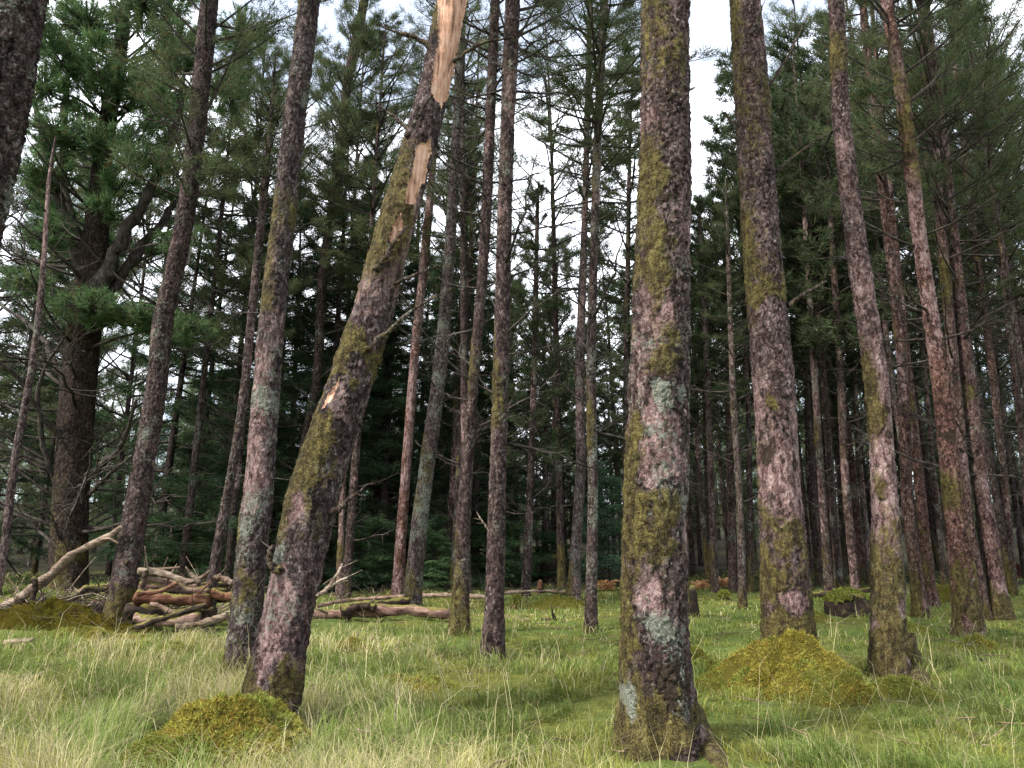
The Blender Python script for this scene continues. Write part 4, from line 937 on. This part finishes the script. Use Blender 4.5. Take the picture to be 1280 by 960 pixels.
twigs('brushwood', 'pale dry sticks scattered over the olive moss bank', [(40, 765), (80, 760), (110, 768), (130, 775), (60, 780)], 90, 'logbark', seed=11, thick=.012)
twigs('brushwood', 'tangle of grey twigs at the foot of the log pile', [(180, 775), (200, 778), (215, 770), (240, 765)], 120, 'branch', seed=2)
twigs('brushwood', 'grey dead twig bundle lying in the near grass', [(478, 930), (486, 928), (490, 936)], 14, 'bleached', l=(.08, .3), seed=3, thick=.009, up=.5)
twigs('brushwood', 'dead twigs behind the mossy fallen log', [(420, 748), (470, 745), (520, 745), (590, 748), (440, 742)], 110, 'branch', seed=4, up=.7)
twigs('brushwood', 'broken branches on the far floor left of the close pair', [(650, 745), (690, 742), (700, 745), (720, 738)], 80, 'branch', seed=5)
twigs('brushwood', 'dead branches on the far floor behind the right trunks', [(1000, 735), (1050, 735), (1110, 738), (900, 735), (960, 735)], 120, 'branch', seed=6)

lit_r = np.random.default_rng(5); lm = MB(); l0 = np.array([0, 10., ground(0, 10)[0]])
for q in range(420):
    dd_ = lit_r.uniform(5, 24); xx = lit_r.uniform(-.72, .72)*dd_; p = np.array([xx, dd_, ground(xx, dd_)[0]+lit_r.uniform(.02, .09)])
    a = lit_r.random()*6.28; L = lit_r.uniform(.08, .5); s_ = np.linspace(-.5, .5, 4)[:, None]
    tube(lm, p-l0+s_*L*np.array([math.cos(a), math.sin(a), lit_r.normal(0, .2)])+s_**2*lit_r.normal(size=3)*.2*L, np.linspace(.007, .003, 4), 4, cap=False)
tag(link('twig_litter', lm.mesh('twig_litter', [M['logbark']]), None, l0), 'small fallen twigs scattered through the grass', 'twigs', kind='stuff')
# ------------------------------------------------------------------ bracken
def bracken(px, py, wpx, hpx, label, seed):
    r = np.random.default_rng(seed); b = hit(px, py); Yd = b[1]; R = wpx/2/FPX*Yd; h = hpx/FPX*Yd; mb = MB()
    for q in range(16):
        az = r.random()*6.28; L = r.uniform(.6, 1.1); s = np.linspace(0, 1, 9)
        P = np.stack([math.cos(az)*R*s*L, math.sin(az)*R*s*L, h*(1.5*s-.9*s**2)*r.uniform(.6, 1.2)], 1)
        tube(mb, P, np.linspace(.008, .002, 9), 4, cap=False)
        for k in range(1, 9):
            for sg in (-1, 1):
                lat = np.array([-math.sin(az), math.cos(az), 0])*sg; l = .16*(1.1-s[k])+.03
                tip = P[k]+lat*l+np.array([math.cos(az)*.06, math.sin(az)*.06, -.03+r.normal(0, .02)])
                w = (P[min(k, 8)]-P[k-1])*.4
                mb.add(np.array([P[k]-w, P[k]+w, tip]), None, [[0, 1, 2]], 0)
    tag(link('bracken', mb.mesh('bracken', [M['bracken']], False), None, b), label, 'fern', 'clumps of orange bracken')
bracken(760, 738, 26, 18, 'orange dead bracken clump between the close pair and the stout trunk', 1)
bracken(876, 737, 26, 16, 'orange bracken clump close right of the stout mossy trunk', 2)
bracken(903, 735, 24, 18, 'orange bracken clump around the slim trunks left of the moss mound', 3)
bracken(752, 735, 18, 13, 'small orange bracken tuft right behind the close pair', 4)

# ------------------------------------------------------------------ grass
def blades(n, seed, dmin, dmax, pw, kind):
    r = np.random.default_rng(seed)
    u = r.random(n); e = 1-pw
    d = (dmin**e + u*(dmax**e-dmin**e))**(1/e)
    px = r.uniform(-170, 1450, n); x = (px-640)/FPX*d*1.02
    p2 = np.stack([x, d, 0*x], 1)
    patch = fbm(p2*.42, 201, 3); fine = fbm(p2*1.5, 211, 3); clump = fbm(p2*4.5, 221, 2)
    left = sstep(-px, -1000, -250)                                # tall pale grass left, short green right
    tall = np.clip(.04 + .86*left + (patch-.5)*1.5, 0, 1)
    if kind == 'tall': keep = r.random(n) < np.clip(tall*1.1-.05, .05, 1)*np.clip((clump-.32)*4, .1, 1)
    else: keep = r.random(n) < np.clip((clump-.25)*4, .15, 1)*np.clip(1.35-1.9*sstep(fine, .52, .66), .18, 1)
    for T in TREES.values():
        if T['Y'] < 22: keep &= (x-T['base'][0])**2 + (d-T['base'][1])**2 > (T['r0']*1.02)**2
    for bx, by, rx, ry, tl, ll in MOUNDS:
        t = np.arctan2((d-by)/ry, (x-bx)/rx) % (2*PI); u_ = np.hypot((x-bx)/rx, (d-by)/ry)/np.interp(t, tl, ll)
        keep &= (u_ > .92) | (r.random(n) < .05*np.clip(u_, 0, 1)) | ((u_ > .5) & (r.random(n) < .9*(u_-.45)))
    zone = (((x+6.0)/2.1)**2+((d-12.4)/1.0)**2 < 1) | (((x+2.6)/1.6)**2+((d-13.9)/.6)**2 < 1)
    keep &= ~zone | (r.random(n) < (.1 if kind != 'short' else .35))
    if kind == 'stem': keep &= r.random(n) < .3+tall
    foot = np.zeros(n)
    for T in TREES.values():
        if T['Y'] < 16: foot = np.maximum(foot, np.exp(-((np.hypot(x-T['base'][0], d-T['base'][1])-T['r0'])/.14)**2))
    x, d, tall, patch, fine, clump, px, foot = [q[keep] for q in (x, d, tall, patch, fine, clump, px, foot)]; m = len(x)
    z = ground(x, d)
    shade = sstep(d, 19, 26)
    if kind == 'moss':
        h = r.uniform(.015, .05, m); w = np.maximum(.006, .0011*d)*r.uniform(.6, 1.3, m); ln = r.uniform(.2, 2.2, m)
    elif kind == 'stem':
        h = r.uniform(.25, .6, m)*(1-.5*sstep(d, 9, 14)); w = np.maximum(.0022, .00055*d); ln = r.uniform(.3, 1.6, m)
    elif kind == 'tall':
        h = (.09+.17*tall)*r.uniform(.5, 1.25, m)*(1-.55*sstep(d, 9, 14)); w = np.maximum(.0030, .0007*d)*r.uniform(.7, 1.3, m)
        ln = r.uniform(.3, 1.5, m)
    else:
        h = (.03+.08*(clump))*r.uniform(.6, 1.6, m)*(1-.35*sstep(d, 9, 16)); w = np.maximum(.0036, .0008*d)*r.uniform(.7, 1.4, m); ln = r.uniform(.3, 1.5, m)
    if kind != 'moss': h = h*(1+.9*foot)
    h = h*(.75+.9*sstep(clump, .45, .7))
    wind = fbm(np.stack([x, d, 0*x], 1)*.9, 231, 2)*7
    az = wind + r.normal(0, 1.5, m); dx, dy = np.cos(az), np.sin(az)
    B = np.stack([x, d, z-.02], 1); lat = np.stack([-dy, dx, 0*x], 1)
    lat = unit(lat + np.array([1., 0, 0])*r.normal(0, .6, m)[:, None])*w[:, None]*.5
    ld = np.stack([dx, dy, 0*x], 1)
    Mid = B + np.array([0, 0, 1.])*(h*.6)[:, None] + ld*(h*ln*.28)[:, None]
    Tip = B + np.array([0, 0, 1.])*(h*(1.0-.22*ln))[:, None] + ld*(h*ln)[:, None]
    V = np.stack([B-lat, B+lat, Mid-lat*.8, Mid+lat*.8, Tip], 1).reshape(-1, 3)
    k = np.arange(m)*5
    Q = np.stack([k, k+1, k+3, k+2], 1); T3 = np.stack([k+2, k+3, k+4], 1)
    gr = np.array([.105, .165, .040]); gl = np.array([.25, .305, .085]); st = np.array([.56, .49, .28]); ol = np.array([.33, .285, .06])
    q = r.random(m)[:, None]; c = gr*(1-q)+gl*q
    f = np.clip((fine-.5)*4+.35, 0, 1)[:, None]; c = c*(1-.6*f)+ol*(.6*f); c = c*(.8+.5*np.clip((patch-.35)*2.5, 0, 1))[:, None]
    if kind == 'moss':
        q2 = sstep(fbm(np.stack([x, d, 0*x], 1)*2.6, 241, 3), .42, .6)[:, None]
        c = np.array([.34, .31, .065])*q2+np.array([.15, .205, .045])*(1-q2); c = c*r.uniform(.5, 1.3, (m, 1))
    dry = r.random(m) < (1. if kind == 'stem' else np.clip(.02+.75*tall*sstep(fine+.5*patch, .62, .85), .03, .65) if kind == 'tall' else .08 if kind == 'moss' else .06+.08*tall)
    c[dry] = st*r.uniform(.55, 1.15, (dry.sum(), 1))
    c = c*r.uniform(.75, 1.2, (m, 1))
    col = np.concatenate([c, np.ones((m, 1))], 1); col = np.repeat(col, 5, 0)
    return V, Q, T3, col
parts = [blades(210000, 1, 4.3, 30, 1.25, 'tall'), blades(360000, 2, 4.3, 32, 1.3, 'short'), blades(5000, 3, 4.3, 20, 1.2, 'stem'), blades(260000, 4, 4.3, 20, 1.3, 'moss')]
off = 0; VV = []; QQ = []; TT = []; CC = []
for V, Q, T3, col in parts:
    VV.append(V); QQ.append(Q+off); TT.append(T3+off); CC.append(col); off += len(V)
gm = mesh_from('grass', np.concatenate(VV), np.concatenate(QQ), np.concatenate(TT), [M['grass']], None, True, {'tint': np.concatenate(CC)})
tag(link('grass', gm), 'long pale and green grass covering the clearing floor', 'grass', kind='stuff')
